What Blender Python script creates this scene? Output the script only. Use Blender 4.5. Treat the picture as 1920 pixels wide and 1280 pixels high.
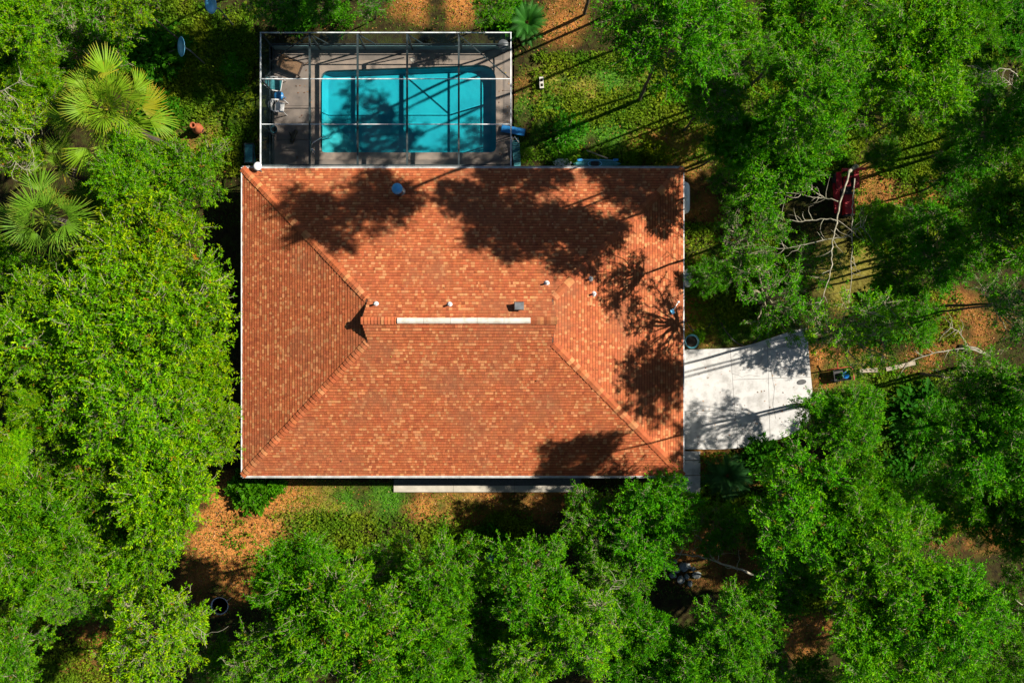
import bpy, bmesh, math, random
import numpy as np
from mathutils import Vector, Matrix, Euler

for o in list(bpy.data.objects):
    bpy.data.objects.remove(o)
sc = bpy.context.scene
col = sc.collection
R_ = math.radians
PI = math.pi

# ------------------------------------------------------------------ camera, sky, sun, exposure
CAM_H, FPX = 47.7, 1772.0
cam = bpy.data.cameras.new('camera')
cam.sensor_width = 36.0
cam.lens = 36.0 * FPX / 1920.0
cam.clip_end = 600.0
camo = bpy.data.objects.new('camera', cam)
camo.location = (0, 0, CAM_H)
col.objects.link(camo)
sc.camera = camo

SUN = Vector((1.0, 0.30, 1.03)).normalized()          # towards the sun
world = bpy.data.worlds.new('World')
sc.world = world
world.use_nodes = True
wn = world.node_tree
bg = wn.nodes['Background']
sky = wn.nodes.new('ShaderNodeTexSky')
sky.sky_type = 'NISHITA'
sky.sun_disc = False
sky.air_density = 0.65
sky.dust_density = 0.4
sky.sun_elevation = math.asin(SUN.z)
sky.sun_rotation = math.atan2(SUN.x, SUN.y)
wn.links.new(sky.outputs[0], bg.inputs[0])
bg.inputs[1].default_value = 0.05

sun = bpy.data.lights.new('sun', 'SUN')
sun.energy = 5.0
sun.angle = R_(0.53)
sun.color = (1.0, 0.93, 0.82)
suno = bpy.data.objects.new('sun', sun)
suno.rotation_euler = (-SUN).to_track_quat('-Z', 'Y').to_euler()
suno.location = (30, 8, 40)
col.objects.link(suno)

sc.view_settings.view_transform = 'Standard'
sc.view_settings.look = 'None'
sc.view_settings.exposure = 0.9
sc.view_settings.gamma = 1.0
sc.view_settings.use_curve_mapping = False
sc.render.engine = 'CYCLES'
sc.cycles.max_bounces = 8
sc.cycles.diffuse_bounces = 3
sc.cycles.glossy_bounces = 3
sc.cycles.transmission_bounces = 4
sc.cycles.transparent_max_bounces = 12
sc.cycles.caustics_reflective = False
sc.cycles.caustics_refractive = False

# ------------------------------------------------------------------ helpers
def P(px, py, z=0.0):
    """a point of the place: a pixel of the 1920 x 1280 photo at height z"""
    k = (CAM_H - z) / FPX
    return Vector(((px - 960) * k, (640 - py) * k, z))

def tag(o, label=None, cat=None, group=None, kind=None):
    if label: o['label'] = label
    if cat: o['category'] = cat
    if group: o['group'] = group
    if kind: o['kind'] = kind
    return o

def empty(name, loc=(0, 0, 0), rz=0.0):
    o = bpy.data.objects.new(name, None)
    o.location = loc
    o.rotation_euler = (0, 0, rz)
    o.empty_display_size = 0.2
    col.objects.link(o)
    return o

class MB:
    def __init__(self):
        self.v, self.f, self.c = [], [], []
    def add(self, verts, faces, color=None):
        b = len(self.v)
        self.v += [tuple(p) for p in verts]
        self.f += [tuple(b + i for i in f) for f in faces]
        self.c += [color] * len(faces)
        return self
    def add2(self, verts, faces, color):      # more faces on the vertices added last
        b = len(self.v) - len(verts)
        self.f += [tuple(b + i for i in f) for f in faces]
        self.c += [color] * len(faces)
        return self
    def box(self, c, s, rz=0.0, rot=None, color=None, taper=1.0):
        m = (rot if rot is not None else Matrix.Rotation(rz, 3, 'Z'))
        c = Vector(c)
        vs = []
        for sz in (-1, 1):
            t = taper if sz > 0 else 1.0
            for sx, sy in ((-1, -1), (1, -1), (1, 1), (-1, 1)):
                vs.append(c + m @ Vector((sx * s[0] / 2 * t, sy * s[1] / 2 * t, sz * s[2] / 2)))
        return self.add(vs, [(3, 2, 1, 0), (4, 5, 6, 7), (0, 1, 5, 4), (1, 2, 6, 5), (2, 3, 7, 6), (3, 0, 4, 7)], color)
    def bbox(self, x0, x1, y0, y1, z0, z1, color=None):
        return self.box(((x0 + x1) / 2, (y0 + y1) / 2, (z0 + z1) / 2), (x1 - x0, y1 - y0, z1 - z0), color=color)
    def bar(self, a, b, w, h, color=None):
        a, b = Vector(a), Vector(b)
        d = b - a
        L = d.length
        x = d.normalized()
        up = Vector((0, 0, 1)) if abs(x.z) < 0.95 else Vector((0, 1, 0))
        y = up.cross(x).normalized()
        z = x.cross(y)
        m = Matrix((x, y, z)).transposed()
        return self.box((a + b) / 2, (L, w, h), rot=m, color=color)
    def tube(self, pts, rad, n=6, cap=True, color=None):
        pts = [Vector(p) for p in pts]
        if not hasattr(rad, '__len__'):
            rad = [rad] * len(pts)
        rings = []
        prev = None
        for i, p in enumerate(pts):
            a = pts[max(i - 1, 0)]
            b = pts[min(i + 1, len(pts) - 1)]
            t = (b - a)
            t = t.normalized() if t.length > 1e-9 else Vector((0, 0, 1))
            if prev is None:
                ref = Vector((0, 0, 1)) if abs(t.z) < 0.9 else Vector((1, 0, 0))
                u = t.cross(ref).normalized()
            else:
                u = (prev - t * prev.dot(t))
                u = u.normalized() if u.length > 1e-6 else t.orthogonal().normalized()
            prev = u
            w = t.cross(u)
            rings.append([p + (u * math.cos(2 * PI * k / n) + w * math.sin(2 * PI * k / n)) * rad[i] for k in range(n)])
        vs = [q for r in rings for q in r]
        fs = []
        for i in range(len(rings) - 1):
            for k in range(n):
                k2 = (k + 1) % n
                fs.append((i * n + k, i * n + k2, (i + 1) * n + k2, (i + 1) * n + k))
        if cap:
            fs.append(tuple(range(n - 1, -1, -1)))
            fs.append(tuple((len(rings) - 1) * n + k for k in range(n)))
        return self.add(vs, fs, color)
    def lathe(self, prof, n=20, c=(0, 0, 0), m=None, color=None):
        c = Vector(c)
        vs, fs = [], []
        for (r, z) in prof:
            for k in range(n):
                a = 2 * PI * k / n
                p = Vector((r * math.cos(a), r * math.sin(a), z))
                if m is not None: p = m @ p
                vs.append(c + p)
        for i in range(len(prof) - 1):
            for k in range(n):
                k2 = (k + 1) % n
                fs.append((i * n + k, i * n + k2, (i + 1) * n + k2, (i + 1) * n + k))
        if prof[0][0] > 1e-6: fs.append(tuple(range(n - 1, -1, -1)))
        if prof[-1][0] > 1e-6: fs.append(tuple((len(prof) - 1) * n + k for k in range(n)))
        return self.add(vs, fs, color)
    def prism(self, poly, z0, z1, color=None):
        n = len(poly)
        vs = [(p[0], p[1], z0) for p in poly] + [(p[0], p[1], z1) for p in poly]
        fs = [tuple(range(n - 1, -1, -1)), tuple(range(n, 2 * n))]
        for i in range(n):
            j = (i + 1) % n
            fs.append((i, j, n + j, n + i))
        return self.add(vs, fs, color)
    def torus(self, c, r, t, n=24, m=None, color=None, nn=6):
        pts = []
        for k in range(n + 1):
            a = 2 * PI * k / n
            p = Vector((r * math.cos(a), r * math.sin(a), 0))
            if m is not None: p = m @ p
            pts.append(Vector(c) + p)
        return self.tube(pts, t, nn, cap=False, color=color)
    def mesh(self, name, mat, smooth=False):
        me = bpy.data.meshes.new(name)
        me.from_pydata(self.v, [], self.f)
        if any(c is not None for c in self.c):
            at = me.color_attributes.new('Col', 'FLOAT_COLOR', 'CORNER')
            arr = []
            for c, f in zip(self.c, self.f):
                arr += list((c or (1, 1, 1)) + (1,)) * len(f)
            at.data.foreach_set('color', arr)
        if mat is not None:
            me.materials.append(mat)
        if smooth:
            me.polygons.foreach_set('use_smooth', [True] * len(me.polygons))
        me.update()
        return me
    def build(self, name, mat, parent=None, smooth=False, loc=None):
        o = bpy.data.objects.new(name, self.mesh(name, mat, smooth))
        col.objects.link(o)
        if parent is not None: o.parent = parent
        if loc is not None: o.location = loc
        return o

def link(name, me, parent=None, loc=(0, 0, 0), rot=(0, 0, 0), scale=(1, 1, 1)):
    o = bpy.data.objects.new(name, me)
    o.location, o.rotation_euler, o.scale = loc, rot, scale
    if parent is not None: o.parent = parent
    col.objects.link(o)
    return o

def np_mesh(name, verts, quads, mat, colors=None, tris=False):
    """verts (N,3), faces (M,4 or 3), colors per vertex (N,3)"""
    me = bpy.data.meshes.new(name)
    nv, nf, k = len(verts), len(quads), quads.shape[1]
    me.vertices.add(nv)
    me.vertices.foreach_set('co', verts.astype(np.float32).ravel())
    me.loops.add(nf * k)
    me.loops.foreach_set('vertex_index', quads.astype(np.int32).ravel())
    me.polygons.add(nf)
    me.polygons.foreach_set('loop_start', np.arange(0, nf * k, k, dtype=np.int32))
    me.polygons.foreach_set('loop_total', np.full(nf, k, dtype=np.int32))
    if colors is not None:
        at = me.color_attributes.new('Col', 'FLOAT_COLOR', 'POINT')
        c4 = np.ones((nv, 4), np.float32)
        c4[:, :3] = colors
        at.data.foreach_set('color', c4.ravel())
    if mat is not None: me.materials.append(mat)
    me.update(calc_edges=True)
    return me

# ------------------------------------------------------------------ materials
def new_mat(name):
    m = bpy.data.materials.new(name)
    m.use_nodes = True
    return m, m.node_tree.nodes, m.node_tree.links

def mat(name, c1, c2=None, scale=8.0, rough=0.6, metal=0.0, bump=0.0, bscale=None, spec=0.4, attr=False, dirt=None, dscale=1.5):
    m, n, l = new_mat(name)
    b = n['Principled BSDF']
    b.inputs['Roughness'].default_value = rough
    b.inputs['Metallic'].default_value = metal
    b.inputs['Specular IOR Level'].default_value = spec
    tc = n.new('ShaderNodeTexCoord')
    c2 = c2 or tuple(x * 0.8 for x in c1)
    nz = n.new('ShaderNodeTexNoise')
    nz.inputs['Scale'].default_value = scale
    nz.inputs['Detail'].default_value = 5
    l.new(tc.outputs['Object'], nz.inputs['Vector'])
    rp = n.new('ShaderNodeValToRGB')
    rp.color_ramp.elements[0].position = 0.35
    rp.color_ramp.elements[1].position = 0.65
    rp.color_ramp.elements[0].color = (*c1, 1)
    rp.color_ramp.elements[1].color = (*c2, 1)
    l.new(nz.outputs['Fac'], rp.inputs['Fac'])
    out = rp.outputs['Color']
    if attr:
        at = n.new('ShaderNodeAttribute')
        at.attribute_name = 'Col'
        mx = n.new('ShaderNodeMix')
        mx.data_type = 'RGBA'
        mx.blend_type = 'MULTIPLY'
        mx.inputs['Factor'].default_value = 1.0
        l.new(at.outputs['Color'], mx.inputs[6])
        l.new(out, mx.inputs[7])
        out = mx.outputs[2]
    if dirt:
        n2 = n.new('ShaderNodeTexNoise')
        n2.inputs['Scale'].default_value = dscale
        n2.inputs['Detail'].default_value = 8
        n2.inputs['Roughness'].default_value = 0.65
        l.new(tc.outputs['Object'], n2.inputs['Vector'])
        r2 = n.new('ShaderNodeValToRGB')
        r2.color_ramp.elements[0].position = 0.48
        r2.color_ramp.elements[1].position = 0.72
        r2.color_ramp.elements[0].color = (0, 0, 0, 1)
        r2.color_ramp.elements[1].color = (0.8, 0.8, 0.8, 1)
        l.new(n2.outputs['Fac'], r2.inputs['Fac'])
        mx = n.new('ShaderNodeMix')
        mx.data_type = 'RGBA'
        l.new(r2.outputs['Color'], mx.inputs['Factor'])
        l.new(out, mx.inputs[6])
        mx.inputs[7].default_value = (*dirt, 1)
        out = mx.outputs[2]
    l.new(out, b.inputs['Base Color'])
    if bump:
        n3 = n.new('ShaderNodeTexNoise')
        n3.inputs['Scale'].default_value = bscale or scale * 4
        n3.inputs['Detail'].default_value = 6
        l.new(tc.outputs['Object'], n3.inputs['Vector'])
        bp = n.new('ShaderNodeBump')
        bp.inputs['Strength'].default_value = bump
        bp.inputs['Distance'].default_value = 0.02
        l.new(n3.outputs['Fac'], bp.inputs['Height'])
        l.new(bp.outputs['Normal'], b.inputs['Normal'])
    return m

def leaf_mat(name, transl=0.35, rough=0.42, spec=0.35, tmul=(1.15, 1.15, 0.5)):
    """vertex colour x the object's own colour; light also passes through the blade"""
    m, n, l = new_mat(name)
    b = n['Principled BSDF']
    b.inputs['Roughness'].default_value = rough
    b.inputs['Specular IOR Level'].default_value = spec
    at = n.new('ShaderNodeAttribute')
    at.attribute_name = 'Col'
    oi = n.new('ShaderNodeObjectInfo')
    mx = n.new('ShaderNodeMix')
    mx.data_type = 'RGBA'
    mx.blend_type = 'MULTIPLY'
    mx.inputs['Factor'].default_value = 1.0
    l.new(at.outputs['Color'], mx.inputs[6])
    l.new(oi.outputs['Color'], mx.inputs[7])
    l.new(mx.outputs[2], b.inputs['Base Color'])
    t2 = n.new('ShaderNodeMix')
    t2.data_type = 'RGBA'
    t2.blend_type = 'MULTIPLY'
    t2.inputs['Factor'].default_value = 1.0
    l.new(mx.outputs[2], t2.inputs[6])
    t2.inputs[7].default_value = (*tmul, 1)
    tr = n.new('ShaderNodeBsdfTranslucent')
    l.new(t2.outputs[2], tr.inputs['Color'])
    ms = n.new('ShaderNodeMixShader')
    ms.inputs[0].default_value = transl
    l.new(b.outputs[0], ms.inputs[1])
    l.new(tr.outputs[0], ms.inputs[2])
    l.new(ms.outputs[0], n['Material Output'].inputs['Surface'])
    return m

M = {}
M['leaf'] = leaf_mat('oak_leaf', 0.40, 0.55, 0.07, (1.1, 1.25, 0.2))
M['palm'] = leaf_mat('palm_leaf', 0.3, 0.55, 0.15, (1.1, 1.15, 0.3))
M['dry'] = leaf_mat('dry_leaf', 0.15, 0.7, 0.2, (1.1, 0.9, 0.6))
M['grass'] = leaf_mat('grass_blade', 0.35, 0.6, 0.1, (1.1, 1.2, .3))
M['bark'] = mat('bark', (0.045, 0.036, 0.026), (0.10, 0.085, 0.065), 14, 0.9, bump=0.6)
M['twig'] = mat('pale_twig', (0.30, 0.27, 0.17), (0.16, 0.145, 0.09), 6, 0.8)
M['pale_bark'] = mat('pale_bark', (0.42, 0.38, 0.29), (0.20, 0.185, 0.13), 5, 0.8, bump=0.4, dirt=(0.12, 0.14, 0.07), dscale=3)
M['shingle'] = mat('asphalt_shingle', (1, 1, 1), (0.74, 0.74, 0.74), 45, 0.85, bump=0.4, bscale=160, spec=0.2, attr=True, dirt=(0.22, 0.085, 0.04), dscale=0.45)
M['deckboard'] = mat('roof_deck', (0.12, 0.05, 0.03), None, 5, 0.9)
M['white_trim'] = mat('white_trim', (0.72, 0.73, 0.72), (0.55, 0.56, 0.55), 3, 0.5, dirt=(0.33, 0.34, 0.31), dscale=2.5)
M['white'] = mat('white_plastic', (0.8, 0.8, 0.79), (0.7, 0.7, 0.68), 4, 0.35)
M['vent_white'] = mat('ridge_vent_metal', (0.62, 0.59, 0.52), (0.52, 0.48, 0.41), 2, 0.5, dirt=(0.36, 0.30, 0.23), dscale=3)
M['stucco'] = mat('stucco', (0.55, 0.50, 0.42), (0.47, 0.43, 0.36), 20, 0.9, bump=0.5)
M['dark_siding'] = mat('gable_siding', (0.10, 0.06, 0.045), None, 8, 0.8)
M['bronze'] = mat('bronze_frame', (0.014, 0.026, 0.030), (0.026, 0.040, 0.044), 3, 0.55, spec=0.3, dirt=(0.085, 0.095, 0.09), dscale=2.6)
M['frame_white'] = mat('cage_white_frame', (0.66, 0.69, 0.69), (0.5, 0.53, 0.54), 3, 0.45, dirt=(0.26, 0.29, 0.29), dscale=3)
M['kick'] = mat('kick_plate', (0.16, 0.30, 0.31), (0.11, 0.22, 0.23), 2, 0.5, dirt=(0.07, 0.11, 0.08), dscale=2)
M['deck'] = mat('pool_deck_concrete', (0.25, 0.205, 0.17), (0.18, 0.152, 0.132), 2.2, 0.85, bump=0.2, bscale=60, dirt=(0.15, 0.13, 0.11), dscale=1.3)
M['coping'] = mat('pool_coping', (0.35, 0.275, 0.215), (0.27, 0.215, 0.175), 3, 0.8, bump=0.15, bscale=60, dirt=(0.2, 0.17, 0.14), dscale=1.6)
M['concrete'] = mat('driveway_concrete', (0.52, 0.51, 0.49), (0.44, 0.43, 0.415), 1.7, 0.9, bump=0.35, bscale=60, dirt=(0.25, 0.235, 0.215), dscale=2.2)
M['porch'] = mat('porch_concrete', (0.46, 0.42, 0.35), (0.36, 0.33, 0.27), 2.5, 0.9, bump=0.2, bscale=70, dirt=(0.3, 0.27, 0.22), dscale=1.5)
M['plaster'] = mat('pool_plaster', (0.016, 0.52, 0.62), (0.012, 0.45, 0.56), 1.1, 0.7, dirt=(0.010, 0.36, 0.46), dscale=0.7)
M['step'] = mat('pool_step', (0.10, 0.66, 0.70), (0.07, 0.58, 0.64), 2, 0.7)
M['chrome'] = mat('chrome', (0.8, 0.8, 0.8), (0.7, 0.7, 0.7), 5, 0.15, 1.0)
M['galv'] = mat('galvanised', (0.5, 0.52, 0.54), (0.36, 0.38, 0.4), 9, 0.3, 0.9)
M['blue'] = mat('blue_plastic', (0.03, 0.24, 0.55), (0.02, 0.19, 0.47), 4, 0.35)
M['flue_blue'] = mat('blue_cap_metal', (0.06, 0.36, 0.70), (0.10, 0.44, 0.74), 3, 0.25, 0.1)
M['teal'] = mat('teal_fabric', (0.03, 0.16, 0.18), (0.05, 0.24, 0.27), 12, 0.6)
M['dish'] = mat('dish_sky_reflection', (0.10, 0.46, 0.78), (0.24, 0.60, 0.84), 3, 0.3, 0.15, spec=0.8)  # grey dish with the sky's blue reflection put into its base colour
M['grey'] = mat('grey_metal', (0.22, 0.23, 0.24), (0.14, 0.15, 0.15), 5, 0.45, 0.5)
M['black'] = mat('black_rubber', (0.015, 0.015, 0.016), (0.03, 0.03, 0.03), 8, 0.6)
M['terra'] = mat('terracotta', (0.36, 0.10, 0.035), (0.25, 0.065, 0.025), 6, 0.75, bump=0.2)
M['wicker'] = mat('tan_wicker', (0.27, 0.16, 0.08), (0.16, 0.09, 0.045), 25, 0.8, bump=0.4)
M['wicker_dark'] = mat('dark_wicker_frame', (0.05, 0.03, 0.02), None, 20, 0.7)
M['umber'] = mat('dark_brown_foam', (0.035, 0.028, 0.015), (0.06, 0.045, 0.02), 9, 0.8)
M['red'] = mat('red_paint', (0.60, 0.012, 0.025), (0.46, 0.01, 0.02), 4, 0.4, spec=0.5, dirt=(0.10, 0.015, 0.012), dscale=4)
M['orange_red'] = mat('rusty_red_paint', (0.38, 0.07, 0.03), (0.27, 0.045, 0.02), 9, 0.6)
M['pot_blue'] = mat('blue_glaze', (0.05, 0.19, 0.23), (0.04, 0.14, 0.17), 6, 0.2)
M['stone'] = mat('field_stone', (0.20, 0.22, 0.21), (0.12, 0.13, 0.12), 9, 0.9, bump=0.5)
M['block'] = mat('concrete_block', (0.55, 0.52, 0.46), (0.4, 0.38, 0.34), 12, 0.95, bump=0.4)
M['soil'] = mat('pot_soil', (0.02, 0.015, 0.01), None, 20, 0.95)
M['door'] = mat('painted_door', (0.45, 0.40, 0.32), None, 3, 0.5)
M['stain_and_shade'] = mat('stained_lid_and_shade', (0.10, 0.10, 0.10), (0.06, 0.06, 0.06), 15, 0.8)  # lid and cracks; also the porch strip that imitates eave shade
M['wood'] = mat('weathered_wood', (0.36, 0.30, 0.22), (0.24, 0.20, 0.15), 9, 0.85)

# glass
m, n, l = new_mat('window_glass')
n['Principled BSDF'].inputs['Base Color'].default_value = (0.02, 0.025, 0.03, 1)
n['Principled BSDF'].inputs['Roughness'].default_value = 0.08
M['glass'] = m
# insect screen: a fine dark weave, part open
m, n, l = new_mat('insect_screen')
d = n.new('ShaderNodeBsdfDiffuse'); d.inputs['Color'].default_value = (0.012, 0.022, 0.026, 1)
t = n.new('ShaderNodeBsdfTransparent')
ms = n.new('ShaderNodeMixShader'); ms.inputs[0].default_value = 0.19
l.new(t.outputs[0], ms.inputs[1]); l.new(d.outputs[0], ms.inputs[2])
l.new(ms.outputs[0], n['Material Output'].inputs['Surface'])
M['screen'] = m
# pool water: tinted clear body with a rippled, reflecting surface
m, n, l = new_mat('pool_water')
t = n.new('ShaderNodeBsdfTransparent'); t.inputs['Color'].default_value = (0.72, 0.97, 0.98, 1)
g = n.new('ShaderNodeBsdfGlossy'); g.inputs['Roughness'].default_value = 0.04
fr = n.new('ShaderNodeFresnel'); fr.inputs['IOR'].default_value = 1.33
nz = n.new('ShaderNodeTexNoise'); nz.inputs['Scale'].default_value = 4.0; nz.inputs['Detail'].default_value = 3
tc = n.new('ShaderNodeTexCoord'); l.new(tc.outputs['Object'], nz.inputs['Vector'])
bp = n.new('ShaderNodeBump'); bp.inputs['Strength'].default_value = 0.25; bp.inputs['Distance'].default_value = 0.03
l.new(nz.outputs['Fac'], bp.inputs['Height']); l.new(bp.outputs['Normal'], g.inputs['Normal']); l.new(bp.outputs['Normal'], fr.inputs['Normal'])
ms = n.new('ShaderNodeMixShader'); l.new(fr.outputs[0], ms.inputs[0]); l.new(t.outputs[0], ms.inputs[1]); l.new(g.outputs[0], ms.inputs[2])
l.new(ms.outputs[0], n['Material Output'].inputs['Surface'])
M['water'] = m

# ------------------------------------------------------------------ ground
rng = np.random.default_rng(7)
def vnoise(x, y, s, seed=0):
    """cheap smooth value noise"""
    x = x * s + seed * 17.3; y = y * s + seed * 9.1
    xi, yi = np.floor(x), np.floor(y)
    fx, fy = x - xi, y - yi
    fx = fx * fx * (3 - 2 * fx); fy = fy * fy * (3 - 2 * fy)
    def h(a, b):
        v = np.sin(a * 127.1 + b * 311.7 + seed * 74.7) * 43758.5453
        return v - np.floor(v)
    return (h(xi, yi) * (1 - fx) + h(xi + 1, yi) * fx) * (1 - fy) + (h(xi, yi + 1) * (1 - fx) + h(xi + 1, yi + 1) * fx) * fy

PATCH = {
 'litter': [(440, 1010, 95, 115, 1.6), (520, 935, 80, 45, 1.2), (840, 12, 110, 38, .75), (1055, 30, 50, 60, .8), (870, 950, 110, 45, 0.8), (1050, 945, 70, 40, 0.6),
            (1680, 350, 120, 50, 0.6), (1690, 660, 100, 45, 0.8), (1320, 440, 45, 80, 0.55), (1310, 600, 50, 50, 0.6), (1500, 1185, 60, 50, 0.9), (1230, 285, 80, 40, 0.8),
            (150, 1200, 140, 80, 0.4), (400, 1090, 70, 60, 0.7), (1330, 1040, 110, 60, 0.7), (1400, 870, 120, 40, 0.7), (1540, 690, 60, 40, 0.9), (1820, 1000, 90, 40, 0.6), (1310, 330, 30, 40, 0.4),
            (385, 270, 50, 40, 0.5), (985, 170, 40, 30, 0.4), (1800, 600, 90, 60, 0.6)],
 'grass': [(690, 945, 75, 40, 1.0), (1080, 225, 120, 75, 1.3), (1180, 170, 150, 60, 1.0), (1400, 610, 90, 35, 0.9), (600, 965, 80, 40, 0.4), (900, 985, 120, 35, 0.5), (1350, 500, 60, 60, 0.4),
           (400, 150, 110, 130, 0.5), (1640, 700, 90, 40, 0.4), (1120, 290, 100, 30, 0.9), (1760, 260, 80, 40, 0.5)],
 'yellow': [(1280, 245, 120, 75, 1.3), (1110, 150, 130, 45, 1.1), (600, 950, 110, 50, 0.9), (395, 280, 50, 45, 0.9), (1600, 330, 60, 40, 0.6), (1720, 250, 90, 50, 0.7), (1450, 500, 80, 120, .4), (1300, 560, 40, 80, .6), (1600, 520, 80, 90, .5), (1640, 40, 60, 60, .5), (1410, 625, 90, 25, 0.7), (1330, 610, 70, 40, 0.7), (350, 180, 60, 160, 0.3), (880, 960, 120, 40, 0.5), (1600, 700, 80, 30, 0.5)],
}
def patch(kind, x, y):
    px = 960 + x * FPX / CAM_H; py = 640 - y * FPX / CAM_H
    out = np.zeros_like(x)
    for (cx, cy, rx, ry, s) in PATCH[kind]:
        d = ((px - cx) / rx) ** 2 + ((py - cy) / ry) ** 2
        out = np.maximum(out, s * np.clip(1.35 - d, 0, 1))
    sd = {'litter': 3, 'grass': 23, 'yellow': 43}[kind]
    nn = vnoise(x, y, 0.8, sd) * 0.5 + vnoise(x, y, 2.1, sd + 2) * 0.5
    return np.clip(out * np.clip((nn - .22) * 2.4, 0, 1.25), 0, 1)
NX, NY = 300, 220
gx = np.linspace(-33, 33, NX); gy = np.linspace(-23, 23, NY)
X, Y = np.meshgrid(gx, gy)
Z = (vnoise(X, Y, 0.25, 1) - 0.5) * 0.10 + (vnoise(X, Y, 1.1, 2) - 0.5) * 0.05 - 0.06
# the sheet goes on to the horizon: outer rings of vertices
edge = np.maximum(np.abs(X) / 33, np.abs(Y) / 23)
Xo = np.where(np.abs(X) > 32.9, np.sign(X) * 400, X); Yo = np.where(np.abs(Y) > 22.9, np.sign(Y) * 400, Y)
# the pool pit is cut out of the sheet
pit = (X > -12.1) & (X < 0.1) & (Y > 8.9) & (Y < 14.9)
keep = ~(pit[:-1, :-1] | pit[1:, :-1] | pit[:-1, 1:] | pit[1:, 1:])
idx = np.arange(NX * NY).reshape(NY, NX)
q = np.stack([idx[:-1, :-1], idx[:-1, 1:], idx[1:, 1:], idx[1:, :-1]], -1)[keep]
gl, gg, gw = patch('litter', X, Y), patch('grass', X, Y), patch('yellow', X, Y)
cols = np.stack([gl, gg, gw], -1).reshape(-1, 3)
m, n, l = new_mat('forest_floor')
b = n['Principled BSDF']; b.inputs['Roughness'].default_value = 0.95; b.inputs['Specular IOR Level'].default_value = 0.15
tc = n.new('ShaderNodeTexCoord')
at = n.new('ShaderNodeAttribute'); at.attribute_name = 'Col'
sp = n.new('ShaderNodeSeparateColor'); l.new(at.outputs['Color'], sp.inputs[0])
def ramp_noise(scale, stops, detail=8):
    nz = n.new('ShaderNodeTexNoise'); nz.inputs['Scale'].default_value = scale; nz.inputs['Detail'].default_value = detail; nz.inputs['Roughness'].default_value = 0.7
    l.new(tc.outputs['Object'], nz.inputs['Vector'])
    r = n.new('ShaderNodeValToRGB')
    while len(r.color_ramp.elements) < len(stops): r.color_ramp.elements.new(0.5)
    for e, (p_, c_) in zip(r.color_ramp.elements, stops): e.position = p_; e.color = (*c_, 1)
    l.new(nz.outputs['Fac'], r.inputs['Fac'])
    return r.outputs['Color']
base = ramp_noise(3.0, [(0.3, (0.010, 0.008, 0.003)), (0.48, (0.030, 0.022, 0.006)), (0.6, (0.035, 0.045, 0.006)), (0.75, (0.075, 0.055, 0.014))])
lit = ramp_noise(7.0, [(0.3, (0.17, 0.06, 0.014)), (0.5, (0.40, 0.155, 0.035)), (0.68, (0.50, 0.23, 0.065))])
grs = ramp_noise(6.0, [(0.3, (0.012, 0.05, 0.006)), (0.5, (0.05, 0.14, 0.012)), (0.7, (0.12, 0.22, 0.02))])
yel = ramp_noise(6.0, [(0.3, (0.09, 0.07, 0.012)), (0.5, (0.22, 0.19, 0.025)), (0.7, (0.38, 0.31, 0.08))])
def mixc(f, a, b_):
    mx = n.new('ShaderNodeMix'); mx.data_type = 'RGBA'
    l.new(f, mx.inputs['Factor']); l.new(a, mx.inputs[6]); l.new(b_, mx.inputs[7])
    return mx.outputs[2]
c = mixc(sp.outputs[2], base, yel); c = mixc(sp.outputs[0], c, lit); c = mixc(sp.outputs[1], c, grs)
l.new(c, b.inputs['Base Color'])
nb = n.new('ShaderNodeTexNoise'); nb.inputs['Scale'].default_value = 14; nb.inputs['Detail'].default_value = 8
l.new(tc.outputs['Object'], nb.inputs['Vector'])
bp = n.new('ShaderNodeBump'); bp.inputs['Strength'].default_value = 0.9; bp.inputs['Distance'].default_value = 0.06
l.new(nb.outputs['Fac'], bp.inputs['Height']); l.new(bp.outputs['Normal'], b.inputs['Normal'])
me = np_mesh('ground', np.stack([Xo, Yo, Z], -1).reshape(-1, 3), q, m, cols)
ground = link('ground', me)
tag(ground, 'forest floor of brown leaf litter, soil and patchy grass', 'ground', kind='structure')

# ------------------------------------------------------------------ house
X0, X1, Y0, Y1, ZE, SL = -12.83, 8.15, -6.38, 8.23, 2.7, 0.4167
YC, HALF, DG = (Y0 + Y1) / 2, (Y1 - Y0) / 2, 6.3
ZR = ZE + HALF * SL
GX0, GX1 = X0 + DG, X1 - DG          # gable walls
RX0, RX1 = GX0 - 0.18, GX1 + 0.16
PX0, PX1 = GX0 + 0.07, GX1 - 0.07     # rake feet: the gable ends rake forward to a prow    # rake overhang
house = empty('house', ((X0 + X1) / 2, YC, 0))
tag(house, 'single-storey house with orange-red shingled hip roof and small gable ends', 'house')
HO = Vector(house.location)
class HB(MB):                         # built in world coordinates, parented to the house
    def build(self, name, mt, parent=None, smooth=False, loc=None):
        off = HO
        self.v = [(p[0] - off.x, p[1] - off.y, p[2] - off.z) for p in self.v]
        return MB.build(self, name, mt, parent, smooth)
WI = 0.55                             # eave overhang
wx0, wx1, wy0, wy1 = X0 + WI, X1 - WI, Y0 + WI, Y1 - WI
for (a, b_, c_, d_) in ((wx0, wx1, wy0, wy0 + .2), (wx0, wx1, wy1 - .2, wy1), (wx0, wx0 + .2, wy0 + .2, wy1 - .2), (wx1 - .2, wx1, wy0 + .2, wy1 - .2)):
    HB().bbox(a, b_, c_, d_, -0.3, ZE - 0.12).build('wall', M['stucco'], house)
h = HB()
h.bbox(X0 + .03, X1 - .03, Y0 + .03, wy0, ZE - .12, ZE - .09); h.bbox(X0 + .03, X1 - .03, wy1, Y1 - .03, ZE - .12, ZE - .09)
h.bbox(X0 + .03, wx0, wy0, wy1, ZE - .12, ZE - .09); h.bbox(wx1, X1 - .03, wy0, wy1, ZE - .12, ZE - .09)
h.build('soffit', M['white_trim'], house)
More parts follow.
